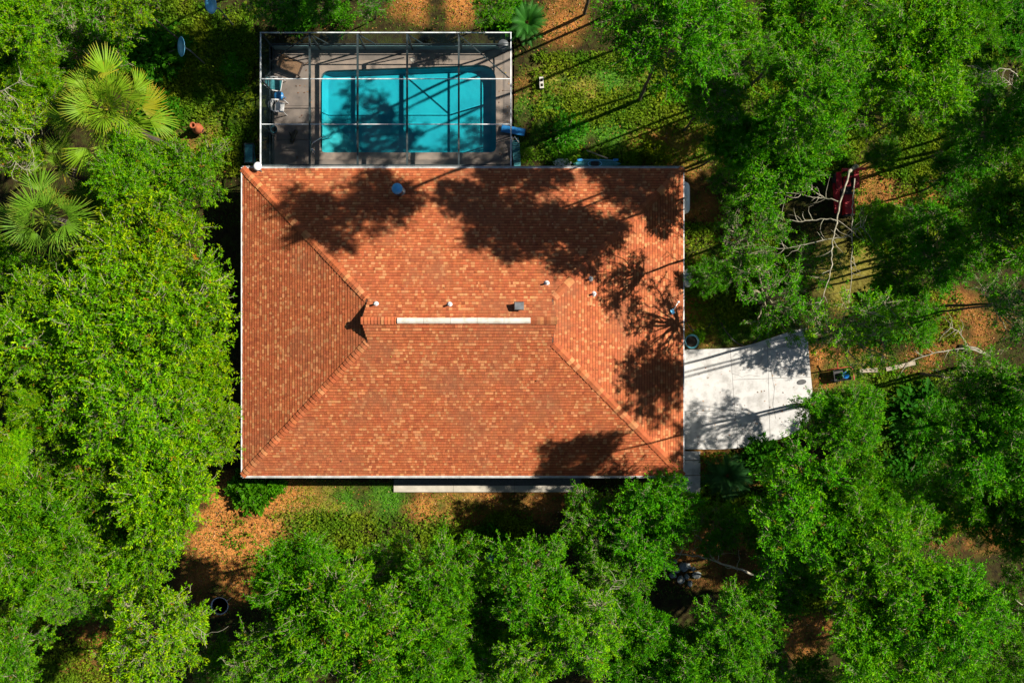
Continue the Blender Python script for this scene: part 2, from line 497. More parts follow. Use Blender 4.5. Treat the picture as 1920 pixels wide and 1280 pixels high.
def window(x, y, w, horizontal, sgn):
    z0, z1 = 0.9, 2.1
    f = HB(); g = HB()
    if horizontal:
        yy = y + sgn * 0.03
        f.bbox(x - w/2, x + w/2, yy - .02, yy + .02, z0, z0 + .06); f.bbox(x - w/2, x + w/2, yy - .02, yy + .02, z1 - .06, z1)
        for q_ in (-w/2 + .03, 0, w/2 - .03): f.bbox(x + q_ - .025, x + q_ + .025, yy - .022, yy + .022, z0 + .06, z1 - .06)
        g.bbox(x - w/2 + .05, x + w/2 - .05, yy - .012, yy + .008, z0 + .05, z1 - .05)
    else:
        xx = x + sgn * 0.03
        f.bbox(xx - .02, xx + .02, y - w/2, y + w/2, z0, z0 + .06); f.bbox(xx - .02, xx + .02, y - w/2, y + w/2, z1 - .06, z1)
        for q_ in (-w/2 + .03, 0, w/2 - .03): f.bbox(xx - .022, xx + .022, y + q_ - .025, y + q_ + .025, z0 + .06, z1 - .06)
        g.bbox(xx - .012, xx + .008, y - w/2 + .05, y + w/2 - .05, z0 + .05, z1 - .05)
    o = f.build('window', M['white_trim'], house)
    g.build('pane', M['glass'], o)
for x in (-9.5, -3.6, 2.4, 5.6): window(x, wy0, 1.6, True, -1)
for x in (-10.5, 3.2, 5.8): window(x, wy1, 1.5, True, 1)
for y in (-3, 3.5): window(wx0, y, 1.4, False, -1)
window(wx1, 4.2, 1.4, False, 1)
o = HB().bbox(-1.2, -.2, wy0 - .04, wy0 - .002, .1, 2.15).build('door', M['door'], house)
HB().lathe([(0.03, 0), (0.035, .03), (.02, .05)], 8, (-.3, wy0 - .06, 1.05)).build('handle', M['chrome'], o)
o = HB().bbox(wx1 + .002, wx1 + .05, -5.1, -.4, .02, 2.2).build('garage_door', M['white_trim'], house)
for k in range(4): HB().bbox(wx1 + .05, wx1 + .062, -5.05, -.45, .08 + .53 * k, .53 + .53 * k).build('panel', M['white_trim'], o)

# roof
roof = HB()
def zs(d): return ZE + d * SL
T = -0.012
A = [(X0, Y0), (X1, Y0), (X1, Y1), (X0, Y1)]
G = [(GX0, Y0 + DG), (GX1, Y0 + DG), (GX1, Y1 - DG), (GX0, Y1 - DG)]
ez, gz = ZE + T, zs(DG) + T
rv = [(*p, ez) for p in A] + [(*p, gz) for p in G] + [(RX0, YC, ZR + T), (RX1, YC, ZR + T), (PX0, Y0 + DG, gz), (PX1, Y0 + DG, gz), (PX1, Y1 - DG, gz), (PX0, Y1 - DG, gz)]
roof.add(rv, [(0, 1, 5, 4), (1, 2, 6, 5), (2, 3, 7, 6), (3, 0, 4, 7), (10, 11, 9, 8), (12, 13, 8, 9)])
roof_o = roof.build('roof', M['deckboard'], house)
for gxx, s in ((GX0, -1), (GX1, 1)):
    tri = [(gxx, Y0 + DG, gz - .02), (gxx, Y1 - DG, gz - .02), (gxx, YC, ZR - .03)]
    HB().add(tri + [(gxx - s * .05, y, z) for (_, y, z) in tri], [(0, 1, 2), (5, 4, 3), (0, 3, 4, 1), (1, 4, 5, 2), (2, 5, 3, 0)]).build('gable_panel', M['dark_siding'], roof_o)
PAL = [((0.415, 0.108, 0.038), .46), ((0.46, 0.134, 0.048), .28), ((0.56, 0.225, 0.088), .16), ((0.34, 0.085, 0.031), .10)]
rs = random.Random(3)
def shade():
    r = rs.random(); acc = 0
    for c_, w_ in PAL:
        acc += w_
        if r <= acc: break
    j = rs.uniform(.86, 1.14)
    return tuple(min(1, x * j * rs.uniform(.95, 1.05)) for x in c_)
EX = 0.143
CS = 1 / math.sqrt(1 + SL * SL)
sh_all = []
def slope_rows(org, u, w, row_ext, dmax):
    """org: eave origin; u along the eave, w horizontal inwards; row_ext(d)->(u0,u1)"""
    nrm = Vector((-w.x * SL * CS, -w.y * SL * CS, CS))
    step = EX * CS
    nr = int(math.ceil(dmax / step))
    for i in range(nr):
        d0 = i * step; d1 = min(d0 + step * 1.12, dmax)
        if d0 >= dmax - .02: break
        a0, a1 = row_ext(d0); b0, b1 = row_ext(min(d1, dmax))
        x = a0 - rs.uniform(0, .2)
        while x < a1 - .02:
            wd = rs.choice([.08, .10, .12, .14, .16, .19])
            xa, xb = max(x, a0), min(x + wd, a1)
            x += wd
            if xb - xa < .015: continue
            ta, tb = max(xa, b0), min(xb, b1)
            if tb - ta < .004: ta = tb = min(max((xa + xb) / 2, b0), b1); ta -= .004; tb += .004
            t = rs.choice([.014, .017, .021, .024]) + rs.uniform(-.002, .003)
            lo = org + w * d0 + Vector((0, 0, d0 * SL)); hi = org + w * d1 + Vector((0, 0, d1 * SL))
            g_ = .003
            la, lb = lo + u * (xa + g_), lo + u * (xb - g_)
            ha, hb = hi + u * ta, hi + u * tb
            f_ = .66
            v = [la + nrm * t, lb + nrm * t, hb + nrm * .004, ha + nrm * .004, la - nrm * .006, lb - nrm * .006, hb - nrm * .006, ha - nrm * .006,
                 la.lerp(ha, f_) + nrm * (t * (1 - f_) + .004 * f_), lb.lerp(hb, f_) + nrm * (t * (1 - f_) + .004 * f_)]
            sh_all.append((v, d0, shade()))
FACES = [(0, 1, 9, 8), (4, 5, 1, 0), (5, 6, 2, 9, 1), (7, 4, 0, 8, 3)]
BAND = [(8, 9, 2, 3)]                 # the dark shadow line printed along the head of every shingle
LX, LY = X1 - X0, Y1 - Y0
def ext_ns(d):
    if d <= DG: return (d, LX - d)
    f = min(1, (d - DG) / (HALF - DG))
    return (PX0 + (RX0 - PX0) * f - X0, PX1 + (RX1 - PX1) * f - X0)
slope_rows(Vector((X0, Y0, ZE)), Vector((1, 0, 0)), Vector((0, 1, 0)), ext_ns, HALF)
slope_rows(Vector((X1, Y1, ZE)), Vector((-1, 0, 0)), Vector((0, -1, 0)), ext_ns, HALF)
slope_rows(Vector((X0, Y1, ZE)), Vector((0, -1, 0)), Vector((1, 0, 0)), lambda d: (d, LY - d), DG)
slope_rows(Vector((X1, Y0, ZE)), Vector((0, 1, 0)), Vector((-1, 0, 0)), lambda d: (d, LY - d), DG)
big = sorted(range(len(sh_all)), key=lambda i: -((sh_all[i][0][1] - sh_all[i][0][0]).length) - .02 * sh_all[i][1])[:290]
bigs = set(big)
rest = HB()
for i, (v, d0, c_) in enumerate(sh_all):
    if i in bigs:
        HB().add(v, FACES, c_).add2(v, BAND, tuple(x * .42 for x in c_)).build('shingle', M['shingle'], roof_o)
    else:
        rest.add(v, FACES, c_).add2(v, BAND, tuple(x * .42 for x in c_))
o = rest.build('shingles', M['shingle'], roof_o)
o['kind'] = 'stuff'
# hip and ridge caps, one piece each
def cap_run(a, b, na, nb, exposure, name, wid=.175):
    a, b = Vector(a), Vector(b)
    hd = (b - a).normalized(); L = (b - a).length
    sa = hd.cross(Vector(na)).normalized(); sb = hd.cross(Vector(nb)).normalized()
    if sa.z > 0: sa = -sa
    if sb.z > 0: sb = -sb
    up = (Vector(na) + Vector(nb)).normalized()
    k = 0
    while k * exposure < L - .05:
        p0 = a + hd * (k * exposure); p1 = a + hd * min(k * exposure + exposure * 1.25, L + .02)
        t0, t1 = .062 + rs.uniform(-.008, .012), .022
        w_ = wid * rs.uniform(.93, 1.07)
        v = [p0 + up * t0, p1 + up * t1, p1 + sa * w_ + up * t1, p0 + sa * w_ + up * t0, p0 + sb * w_ + up * t0, p1 + sb * w_ + up * t1,
             p0 + sa * w_, p0 - up * .01, p0 + sb * w_, p1 + sa * w_, p1 + sb * w_]
        HB().add(v, [(0, 3, 2, 1), (0, 1, 5, 4), (3, 0, 7, 6), (0, 4, 8, 7), (3, 6, 9, 2), (4, 5, 10, 8)], shade()).build(name, M['shingle'], roof_o)
        k += 1
nS, nN = Vector((0, -SL * CS, CS)), Vector((0, SL * CS, CS)); nW, nE = Vector((-SL * CS, 0, CS)), Vector((SL * CS, 0, CS))
for (cx, cy, gx_, gy_, n1, n2) in ((X0, Y0, GX0, Y0 + DG, nS, nW), (X1, Y0, GX1, Y0 + DG, nS, nE), (X0, Y1, GX0, Y1 - DG, nN, nW), (X1, Y1, GX1, Y1 - DG, nN, nE)):
    cap_run((cx, cy, ZE), (gx_, gy_, zs(DG)), n1, n2, .205, 'hip_cap')
cap_run((RX0, YC, ZR), (-5.12, YC, ZR), nS, nN, .15, 'ridge_cap')
cap_run((RX1, YC, ZR), (0.84, YC, ZR), nS, nN, .15, 'ridge_cap')
# white ridge vent
x0, x1 = -5.1, .83
prof = [(-.125, -.03), (-.125, .035), (-.05, .085), (.05, .085), (.125, .035), (.125, -.03)]
for k in range(5):                    # lengths butted end to end
    a0, a1 = x0 + (x1 - x0) * k / 5 + .006, x0 + (x1 - x0) * (k + 1) / 5 - .006
    dz = rs.uniform(-.006, .006); dy = rs.uniform(-.008, .008)
    vs = [(a0, YC + a + dy, ZR + b_) for a, b_ in prof] + [(a1, YC + a - dy, ZR + b_ + dz) for a, b_ in prof]
    HB().add(vs, [(i, i + 1, 7 + i, 6 + i) for i in range(5)] + [(5, 4, 3, 2, 1, 0), (6, 7, 8, 9, 10, 11)]).build('ridge_vent', M['vent_white'], roof_o)
# drip edge, fascia and gutters
HB().bbox(X0 - .07, X0 - .005, Y0 - .05, Y1 + .05, ZE - .16, ZE + .012).build('fascia', M['white_trim'], house)
HB().bbox(X1 + .005, X1 + .055, Y0 - .05, Y1 + .05, ZE - .16, ZE + .012).build('fascia', M['white_trim'], house)
def gutter(y, s, x0, x1):
    h = HB()
    pr = [(.0, .0), (.0, -.12), (.075, -.12), (.1, .0), (.082, .0), (.06, -.105), (.03, -.105), (.03, 0)]
    vs = [(x0, y + s * a, ZE + .005 + b_) for a, b_ in pr] + [(x1, y + s * a, ZE + .005 + b_) for a, b_ in pr]
    h.add(vs, [(i, (i + 1) % 8, 8 + (i + 1) % 8, 8 + i) for i in range(8)] + [tuple(range(8)), tuple(range(15, 7, -1))])
    h.build('gutter', M['white_trim'], house)
gutter(Y1 + .006, 1, X0, X1); gutter(Y0 - .006, -1, X0, X1)
# vents on the roof
def on_roof(px, py):
    x, y = P(px, py, 4.4).x, P(px, py, 4.4).y
    for _ in range(6):
        d = min(x - X0, X1 - x, y - Y0, Y1 - y); z = zs(min(d, HALF))
        if d > DG and min(y - Y0, Y1 - y) > DG: z = zs(min(y - Y0, Y1 - y))
        q_ = P(px, py, z); x, y = q_.x, q_.y
    return q_
def pipe(px, py, r=.045, hh=.32):
    p = on_roof(px, py)
    o = HB().lathe([(.13, -.05), (.13, .02), (.06, .07), (r, .1), (r, hh), (r * .7, hh), (r * .7, hh - .1)], 12, p).build('vent_pipe', M['white_trim'], roof_o, True)
for q_ in ((705, 570), (843, 571), (1025, 531), (1107, 523), (1113, 551)): pipe(*q_)
p = on_roof(973, 574)
h = HB().box(p + Vector((0, 0, .17)), (.34, .28, .36)); o = h.build('box_vent', M['grey'], roof_o)
HB().box(p + Vector((0, 0, .375)), (.44, .36, .05), taper=.85).build('hood', M['grey'], o)
p = on_roof(750, 361)
o = HB().lathe([(.3, -.1), (.26, .04), (.16, .1), (.15, .12), (.15, 1.05)], 20, p).build('chimney_flue', M['galv'], roof_o, True)
HB().lathe([(.25, 1.05), (.26, 1.12), (.25, 1.16), (.16, 1.24), (0, 1.27)], 24, p).build('cap', M['flue_blue'], o, True)
p = on_roof(1272, 566)
q_ = P(1261, 584, p.z + .25)
h = HB().tube([p, q_], .02, 6); h.tube([p + Vector((0, 0, -.1)), p + Vector((0, 0, .1))], .05, 8)
o = h.build('antenna_mast', M['white'], roof_o)
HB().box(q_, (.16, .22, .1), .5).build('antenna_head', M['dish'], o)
# white dome by the corner
p = P(483, 312, 3.0)
o = HB().tube([(p.x + .15, p.y - .25, 2.75), p], .025, 6).build('dish_bracket', M['grey'], house)
HB().lathe([(0, -.06), (.12, -.05), (.2, 0), (.205, .02), (.14, .06), (0, .085)], 20, p).build('white_dish', M['white'], o, True)

# ------------------------------------------------------------------ porch, driveway, walk
def clip(poly, a, b, c):              # keep a x + b y <= c
    out = []
    for i in range(len(poly)):
        p_, q_ = poly[i], poly[(i + 1) % len(poly)]
        fp, fq = a * p_[0] + b * p_[1] - c, a * q_[0] + b * q_[1] - c
        if fp <= 0: out.append(p_)
        if fp * fq < 0:
            t = fp / (fp - fq); out.append((p_[0] + t * (q_[0] - p_[0]), p_[1] + t * (q_[1] - p_[1])))
    return out
def px_poly(pts, z=.08): return [tuple(P(x, y, z)[:2]) for x, y in pts]
porch = empty('front_porch', (P(910, 910).x, P(910, 910).y, 0))
tag(porch, 'cream concrete porch slab along the south eave of the house', 'porch')
def slab(parent, poly, z0, z1, mt, name='slab'):
    o = parent.location
    return MB().prism([(x - o.x, y - o.y) for x, y in poly][::-1] if area(poly) < 0 else [(x - o.x, y - o.y) for x, y in poly], z0, z1).build(name, mt, parent)
def area(p): return sum(p[i][0] * p[(i + 1) % len(p)][1] - p[(i + 1) % len(p)][0] * p[i][1] for i in range(len(p)))
ys, yn = P(0, 922, .1).y, wy0 - .01
xs = [P(x, 0, .1).x for x in (738, 850, 965, 1090)]
ym = P(0, 910, .1).y
for k in range(3):
    slab(porch, [(xs[k] + .006, ys), (xs[k + 1] - .006, ys), (xs[k + 1] - .006, ym - .006), (xs[k] + .006, ym - .006)], -.25, .1, M['porch'])
    slab(porch, [(xs[k] + .006, ym), (xs[k + 1] - .006, ym), (xs[k + 1] - .006, yn), (xs[k] + .006, yn)], -.25, .095, M['stain_and_shade'], 'eave_shade_slab')  # dark inner strip: the eave's shade painted into the porch colour
drive = empty('driveway', (P(1400, 740).x, P(1400, 740).y, 0))
tag(drive, 'pale concrete driveway with curved edges beside the east eave', 'driveway')
drive['kind'] = 'structure'
outl = [(1240, 655), (1300, 655), (1365, 653), (1392, 650), (1418, 643), (1450, 632), (1480, 622), (1512, 614), (1516, 650), (1519, 690), (1523, 730), (1524, 760), (1519, 785), (1500, 806), (1470, 820), (1430, 832), (1390, 839), (1350, 842), (1240, 842)]
dp = px_poly(outl)
def lin(x0_, y0_, x1_, y1_, side, gap=.008):
    a_, b_ = P(x0_, y0_, .08), P(x1_, y1_, .08)
    nx, ny = (b_.y - a_.y), -(b_.x - a_.x)
    L = math.hypot(nx, ny); nx, ny = nx / L * side, ny / L * side
    return (nx, ny, nx * a_.x + ny * a_.y - gap)
v1 = (1365, 600, 1388, 900); v2 = (1438, 600, 1446, 900); h1 = (1240, 772, 1600, 764); h2 = (1240, 716, 1600, 704)
cells = [[(v1, 1), (h1, 1)], [(v1, 1), (h1, -1)], [(v1, -1), (v2, 1), (h2, 1)], [(v1, -1), (v2, 1), (h2, -1)], [(v2, -1), (h2, 1)], [(v2, -1), (h2, -1)]]
mid = P(1300, 700, .08)
for cset in cells:
    for flip in (1,):
        poly = dp
        for (ln, s) in cset:
            poly = clip(poly, *lin(*ln, s * -1 if ln in (v1, v2) else s * -1))
        if len(poly) > 2: slab(drive, poly, -.2, .08 - rs.uniform(0, .006), M['concrete'])
for pl in ([(1284, 776), (1303, 771), (1318, 774), (1340, 768), (1366, 765)], [(1372, 700), (1392, 706), (1408, 703), (1436, 708)], [(1445, 690), (1452, 730), (1449, 760), (1458, 800)], [(1440, 655), (1470, 650), (1500, 655)]):
    ps = []
    for (xa, ya), (xb, yb_) in zip(pl[:-1], pl[1:]):
        for u in (0, .33, .66): ps.append(P(xa + (xb - xa) * u, ya + (yb_ - ya) * u + rs.uniform(-1.5, 1.5), .079) - drive.location)
    MB().tube([tuple(x) for x in ps], [rs.uniform(.004, .011) for _ in ps], 5).build('crack', M['stain_and_shade'], drive)
walk = empty('side_walk', (P(1297, 875).x, P(1297, 875).y, 0))
tag(walk, 'narrow concrete walkway south of the driveway at the house corner', 'walkway')
for (a_, b_) in ((846, 862), (863.5, 890), (891.5, 925)):
    slab(walk, px_poly([(1262, a_), (1313, a_), (1313, b_), (1262, b_)], .06), -.2, .06, M['concrete'])
p = P(1503, 716, .085)
o = MB().lathe([(.24, -.02), (.24, .012), (.2, .018), (0, .018)], 20, (0, 0, 0)).build('drain_cover', M['stain_and_shade'], None, loc=p)
o.scale = (1.0, .55, 1); o.rotation_euler = (0, 0, .2)
tag(o, 'dark oval drain lid set in the driveway concrete', 'drain cover')

# ------------------------------------------------------------------ pool and deck
deck = empty('pool_deck', (-6, 11.5, 0))
deck['kind'] = 'structure'
tag(deck, 'weathered brown concrete deck around the swimming pool', 'deck')
CX0, CX1, CY0, CY1 = -12.08, .02, 7.9, 14.8
ZD = .08
def pool_outline():
    c = [(P(601, 286, ZD).x, P(0, 286, ZD).y, .28), (P(930, 286, ZD).x, P(0, 286, ZD).y, .3), (P(930, 122, ZD).x, P(0, 121, ZD).y, .85), (P(601, 133, ZD).x, P(0, 133, ZD).y, .5)]
    out = []
    for i, (x, y, r) in enumerate(c):
        p_, n_ = c[i - 1], c[(i + 1) % 4]
        d1 = Vector((p_[0] - x, p_[1] - y)).normalized(); d2 = Vector((n_[0] - x, n_[1] - y)).normalized()
        a = Vector((x, y)) + d1 * r; b_ = Vector((x, y)) + d2 * r
        for k in range(7):
            t = k / 6
            q_ = a * (1 - t) ** 2 + Vector((x, y)) * 2 * t * (1 - t) + b_ * t * t
            out.append((q_.x, q_.y))
    return out
PO = pool_outline()
qx0, qx1, qy0, qy1 = P(580, 0, ZD).x, P(943, 0, ZD).x, P(0, 300, ZD).y, P(0, 113, ZD).y
def ring(inner, outer_rect, z0, z1, name, mt, parent):
    bm = bmesh.new()
    iv = [bm.verts.new((x, y, z1)) for x, y in inner]
    x0, x1, y0, y1 = outer_rect
    ov = []
    for k in range(12): ov.append(bm.verts.new((x0 + (x1 - x0) * k / 12, y0, z1)))
    for k in range(6): ov.append(bm.verts.new((x1, y0 + (y1 - y0) * k / 6, z1)))
    for k in range(12): ov.append(bm.verts.new((x1 - (x1 - x0) * k / 12, y1, z1)))
    for k in range(6): ov.append(bm.verts.new((x0, y1 - (y1 - y0) * k / 6, z1)))
    es = [bm.edges.new((l_[i], l_[(i + 1) % len(l_)])) for l_ in (iv, ov) for i in range(len(l_))]
    bmesh.ops.triangle_fill(bm, use_beauty=True, use_dissolve=False, edges=es)
    ed = [e for e in bm.edges if e.is_boundary]
    r = bmesh.ops.extrude_edge_only(bm, edges=ed)
    for v in r['geom']:
        if isinstance(v, bmesh.types.BMVert): v.co.z = z0
    bmesh.ops.recalc_face_normals(bm, faces=bm.faces)
    me = bpy.data.meshes.new(name); bm.to_mesh(me); bm.free()
    me.materials.append(mt)
    me.transform(Matrix.Translation(-Vector(parent.location)))
    return link(name, me, parent)
ring(PO, (qx0, qx1, qy0, qy1), -.25, ZD + .004, 'coping', M['coping'], deck)
jx = [CX0, P(545, 0, ZD).x, qx0]
def dslab(x0, x1, y0, y1):
    g_ = .008
    slab(deck, [(x0 + g_, y0 + g_), (x1 - g_, y0 + g_), (x1 - g_, y1 - g_), (x0 + g_, y1 - g_)], -.25, ZD - rs.uniform(0, .006), M['deck'])
yb = [CY0, P(0, 262, ZD).y, P(0, 199, ZD).y, P(0, 118, ZD).y, CY1]
for k in range(4):
    dslab(CX0, qx0, yb[k], yb[k + 1])
xb = [qx0, P(670, 0, ZD).x, P(763, 0, ZD).x, P(860, 0, ZD).x, qx1]
for k in range(4):
    dslab(xb[k], xb[k + 1], CY0, qy0); dslab(xb[k], xb[k + 1], qy1, CY1)
yb2 = [CY0, P(0, 240, ZD).y, P(0, 170, ZD).y, CY1]
for k in range(3): dslab(qx1, CX1, yb2[k], yb2[k + 1])
# pool shell, steps, water
pool = empty('swimming_pool', ((PO[0][0] + PO[14][0]) / 2, (PO[0][1] + PO[14][1]) / 2, -1.5))
tag(pool, 'rectangular teal swimming pool with rounded corners inside the screen cage', 'pool')
off = pool.location
def lp(z, inset=0.0):
    cx, cy = off.x, off.y
    return [((x - cx) * (1 - inset), (y - cy) * (1 - inset), z - off.z) for x, y in PO]
N = len(PO)
me_ = MB(); vs = lp(ZD - .01) + lp(-.35) + lp(-.6, .06)
me_.add(vs, [(k * N + (i + 1) % N, k * N + i, (k + 1) * N + i, (k + 1) * N + (i + 1) % N) for k in range(2) for i in range(N)] + [tuple(2 * N + i for i in range(N))])
me_.build('basin', M['plaster'], pool)
xl, yl = min(p_[0] for p_ in PO) - off.x + .03, min(p_[1] for p_ in PO) - off.y + .03
for k, (L, zt) in enumerate(((1.0, -.16), (1.38, -.26), (1.76, -.36), (2.14, -.46))):
    MB().prism([(xl, yl), (xl + L, yl), (xl, yl + L)], -.58 - off.z + .002 * k, zt - off.z).build('step', M['step'], pool)
wz = -.06 - off.z
MB().add([(x, y, wz) for (x, y, _) in lp(0, .0005)], [tuple(range(N))]).build('water', M['water'], pool)
# hand rail
p0, p1 = P(585, 281, ZD), P(612, 259, ZD)
rail = empty('pool_handrail', p0)
tag(rail, 'chrome grab rail over the steps at the pool corner', 'handrail')
d = p1 - p0
for s in (0,):
    MB().tube([(0, 0, 0), (0, 0, .55), d * .12 + Vector((0, 0, .75)), d * .4 + Vector((0, 0, .8)), d * .8 + Vector((0, 0, .6)), d * 1.05 + Vector((0, 0, .25)), d * 1.1 + Vector((0, 0, -.35))], .026, 8).build('tube', M['chrome'], rail, True)
MB().lathe([(.07, 0), (.07, .02), (.03, .03)], 14).build('flange', M['chrome'], rail)
p = P(588, 285, ZD)
o = MB().torus((0, 0, .03), .07, .022, 16).build('anchor_ring', M['chrome'], None, True, loc=p)
tag(o, 'small chrome anchor ring on the deck beside the pool steps', 'ring')
p = P(774, 112, ZD)
t = empty('skimmer_lid', p); tag(t, 'round cream skimmer lid in the deck north of the pool', 'skimmer lid')
MB().lathe([(.125, 0), (.125, .012), (.085, .014), (.085, .005), (.05, .008), (0, .008)], 24).build('lid', M['porch'], t)
MB().torus((0, 0, .014), .105, .008, 24).build('rim', M['white'], t)

# ------------------------------------------------------------------ screen cage
cage = empty('pool_cage', (-6, 11.5, 0))
tag(cage, 'flat-roofed aluminium screen enclosure over the swimming pool', 'screen cage')
CO = Vector(cage.location)
class CB(MB):
    def build(self, name, mt, parent=None, smooth=False, loc=None):
        self.v = [(p[0] - CO.x, p[1] - CO.y, p[2] - CO.z) for p in self.v]
        return MB.build(self, name, mt, parent, smooth)
bx = [P(x, 0, 2.7).x for x in (488.5, 580, 670, 763, 860, 958)]
by = [P(0, y, 2.7).y for y in (313, 233, 148, 61.5)]
by[0] = Y1 + .13
ZT = 2.7
for i, x in enumerate(bx):
    if 0 < i < 5:
        CB().bbox(x - .04, x + .04, by[0], by[3] - .03, ZT - .17, ZT - .004).build('roof_beam', M['bronze'], cage)
    CB().bbox(x - .035, x + .035, by[3] - .04, by[3] + .028, ZD, ZT - .035).build('post', M['bronze'], cage)
for k in (1, 2):
    for i in range(5):
        CB().bbox(bx[i] + .046, bx[i + 1] - .046, by[k] - .02, by[k] + .02, ZT - .05, ZT).build('purlin', M['frame_white'], cage)
CB().bbox(bx[0] - .035, bx[5] + .035, by[3] - .024, by[3] + .024, ZT - .03, ZT + .02).build('top_rail', M['frame_white'], cage)
CB().bbox(bx[0] - .026, bx[0] + .026, by[0], by[3] - .026, ZT - .06, ZT + .02).build('top_rail', M['frame_white'], cage)
CB().bbox(bx[5] - .026, bx[5] + .026, by[0], by[3] - .026, ZT - .06, ZT + .02).build('top_rail', M['frame_white'], cage)
CB().bbox(bx[0] + .042, bx[5] - .042, by[0], by[0] + .06, ZT - .05, ZT + .015).build('top_rail', M['bronze'], cage)
for x in (bx[0], bx[5]):
    for y in by[:3]:
        CB().bbox(x - .035, x + .035, y - .03 + (.05 if y == by[0] else 0), y + .03 + (.05 if y == by[0] else 0), ZD, ZT - .062).build('post', M['bronze'], cage)
for z in (.95,):
    CB().bbox(bx[0] + .03, bx[5] - .03, by[3] - .025, by[3] + .02, z, z + .05).build('chair_rail', M['bronze'], cage)
    for x, ya in ((bx[0], by[0]), (bx[5], by[1] + .05)):
        CB().bbox(x - .022, x + .022, ya + .1, by[3] - .045, z, z + .05).build('chair_rail', M['bronze'], cage)
for i in range(5):
    CB().bbox(bx[i] + .04, bx[i + 1] - .04, by[3] - .012, by[3] + .008, ZD + .01, ZD + .62).build('kick_plate', M['kick'], cage)
for k in range(3):
    CB().bbox(bx[0] - .01, bx[0] + .01, by[k] + .09, by[k + 1] - .045, ZD + .01, ZD + .3).build('kick_plate', M['bronze'], cage)
# screen panels
for i in range(5):
    for k in range(3):
        x0, x1, y0, y1 = bx[i] + .047, bx[i + 1] - .047, by[k] + .07, by[k + 1] - .037
        CB().add([(x0, y0, ZT - .03), (x1, y0, ZT - .03), (x1, y1, ZT - .03), (x0, y1, ZT - .03)], [(0, 1, 2, 3)]).build('screen_panel', M['screen'], cage)
    x0, x1, y = bx[i] + .036, bx[i + 1] - .036, by[3] - .002
    CB().add([(x0, y, .7), (x1, y, .7), (x1, y, ZT - .04), (x0, y, ZT - .04)], [(0, 1, 2, 3)]).build('screen_panel', M['screen'], cage)
for k in range(3):
    for j, x in enumerate((bx[0], bx[5])):
        if j == 1 and k == 0: continue           # the doorway in the east wall
        y0, y1 = by[k] + .085, by[k + 1] - .032
        CB().add([(x, y0, .4), (x, y1, .4), (x, y1, ZT - .07), (x, y0, ZT - .07)], [(0, 1, 2, 3)]).build('screen_panel', M['screen'], cage)
ydoor = P(0, 258, .1).y
CB().bbox(bx[5] - .03, bx[5] + .03, ydoor - .06, ydoor, ZD, ZT - .065).build('door_post', M['bronze'], cage)
x = bx[5]
CB().add([(x, by[0] + .09, .4), (x, ydoor - .065, .4), (x, ydoor - .065, ZT - .07), (x, by[0] + .09, ZT - .07)], [(0, 1, 2, 3)]).build('screen_panel', M['screen'], cage)
# diagonal braces
def brace(a, b): CB().bar(a, b, .045, .045).build('brace', M['bronze'], cage)
brace((bx[4] + .06, by[3] - .1, ZT - .1), (bx[5] - .08, by[2] + .06, ZT - .1))
brace((bx[1] - .06, by[3] - .1, ZT - .1), (bx[0] + .5, by[2] + .9, ZT - .1))
brace((bx[1] + .06, by[3] - .06, ZT - .15), (bx[1] + .65, by[3] - .08, 1.2))
brace((bx[2] + .06, by[3] - .06, ZT - .15), (bx[2] + .65, by[3] - .08, 1.2))
brace((bx[3] + .06, by[3] - .06, ZT - .15), (bx[3] + .65, by[3] - .08, 1.2))
brace((bx[0] + .06, by[2] - .06, ZT - .15), (bx[0] + .08, by[2] + .75, 1.2))

# ------------------------------------------------------------------ things on the deck
def rotmap(rz): return Matrix.Rotation(rz, 3, 'Z')
# wicker chaise
p = P(550, 127, ZD)
t = empty('wicker_lounger', p, R_(-22)); tag(t, 'tan wicker chaise lounge with dark frame near the cage corner', 'lounger')
MB().box((.0, 0, .28), (.85, .6, .09)).build('seat', M['wicker'], t)
MB().box((-.52, 0, .45), (.42, .58, .08), rot=Matrix.Rotation(R_(55), 3, 'Y')).build('backrest', M['wicker'], t)
for s in (-1, 1): MB().tube([(-.66, s * .33, .72), (-.4, s * .33, .36), (.45, s * .33, .34), (.5, s * .33, .02)], .035, 7).build('side_frame', M['wicker_dark'], t)
MB().tube([(.47, -.32, .3), (.47, .32, .3)], .05, 7).build('front_frame', M['wicker_dark'], t)
for s in (-1, 1): MB().tube([(-.45, s * .3, .38), (-.48, s * .3, 0)], .03, 6).build('leg', M['wicker_dark'], t)
# wire-framed chair with clear sling
p = P(520, 163, ZD)
t = empty('sling_chair', p, R_(-10)); tag(t, 'pale tube-framed sling chair between the lounger and the blue table', 'chair')
MB().tube([(.38, .33, .0), (.4, .33, .55), (-.1, .34, .6), (-.32, .25, .68), (-.4, 0, .74), (-.32, -.25, .68), (-.1, -.34, .6), (.4, -.33, .55), (.38, -.33, 0)], .02, 7).build('arm_frame', M['white'], t, True)
MB().tube([(-.3, .27, 0), (-.12, .28, .4), (-.4, .22, .95), (-.4, -.22, .95), (-.12, -.28, .4), (-.3, -.27, 0)], .018, 7).build('back_frame', M['white'], t, True)
MB().add([(.32, -.26, .42), (.32, .26, .42), (-.1, .26, .37), (-.1, -.26, .37), (-.38, .21, .92), (-.38, -.21, .92)], [(0, 1, 2, 3), (3, 2, 4, 5)]).build('sling', M['teal'], t)
MB().tube([(.32, .28, .42), (.32, -.28, .42)], .016, 6).build('front_bar', M['white'], t)
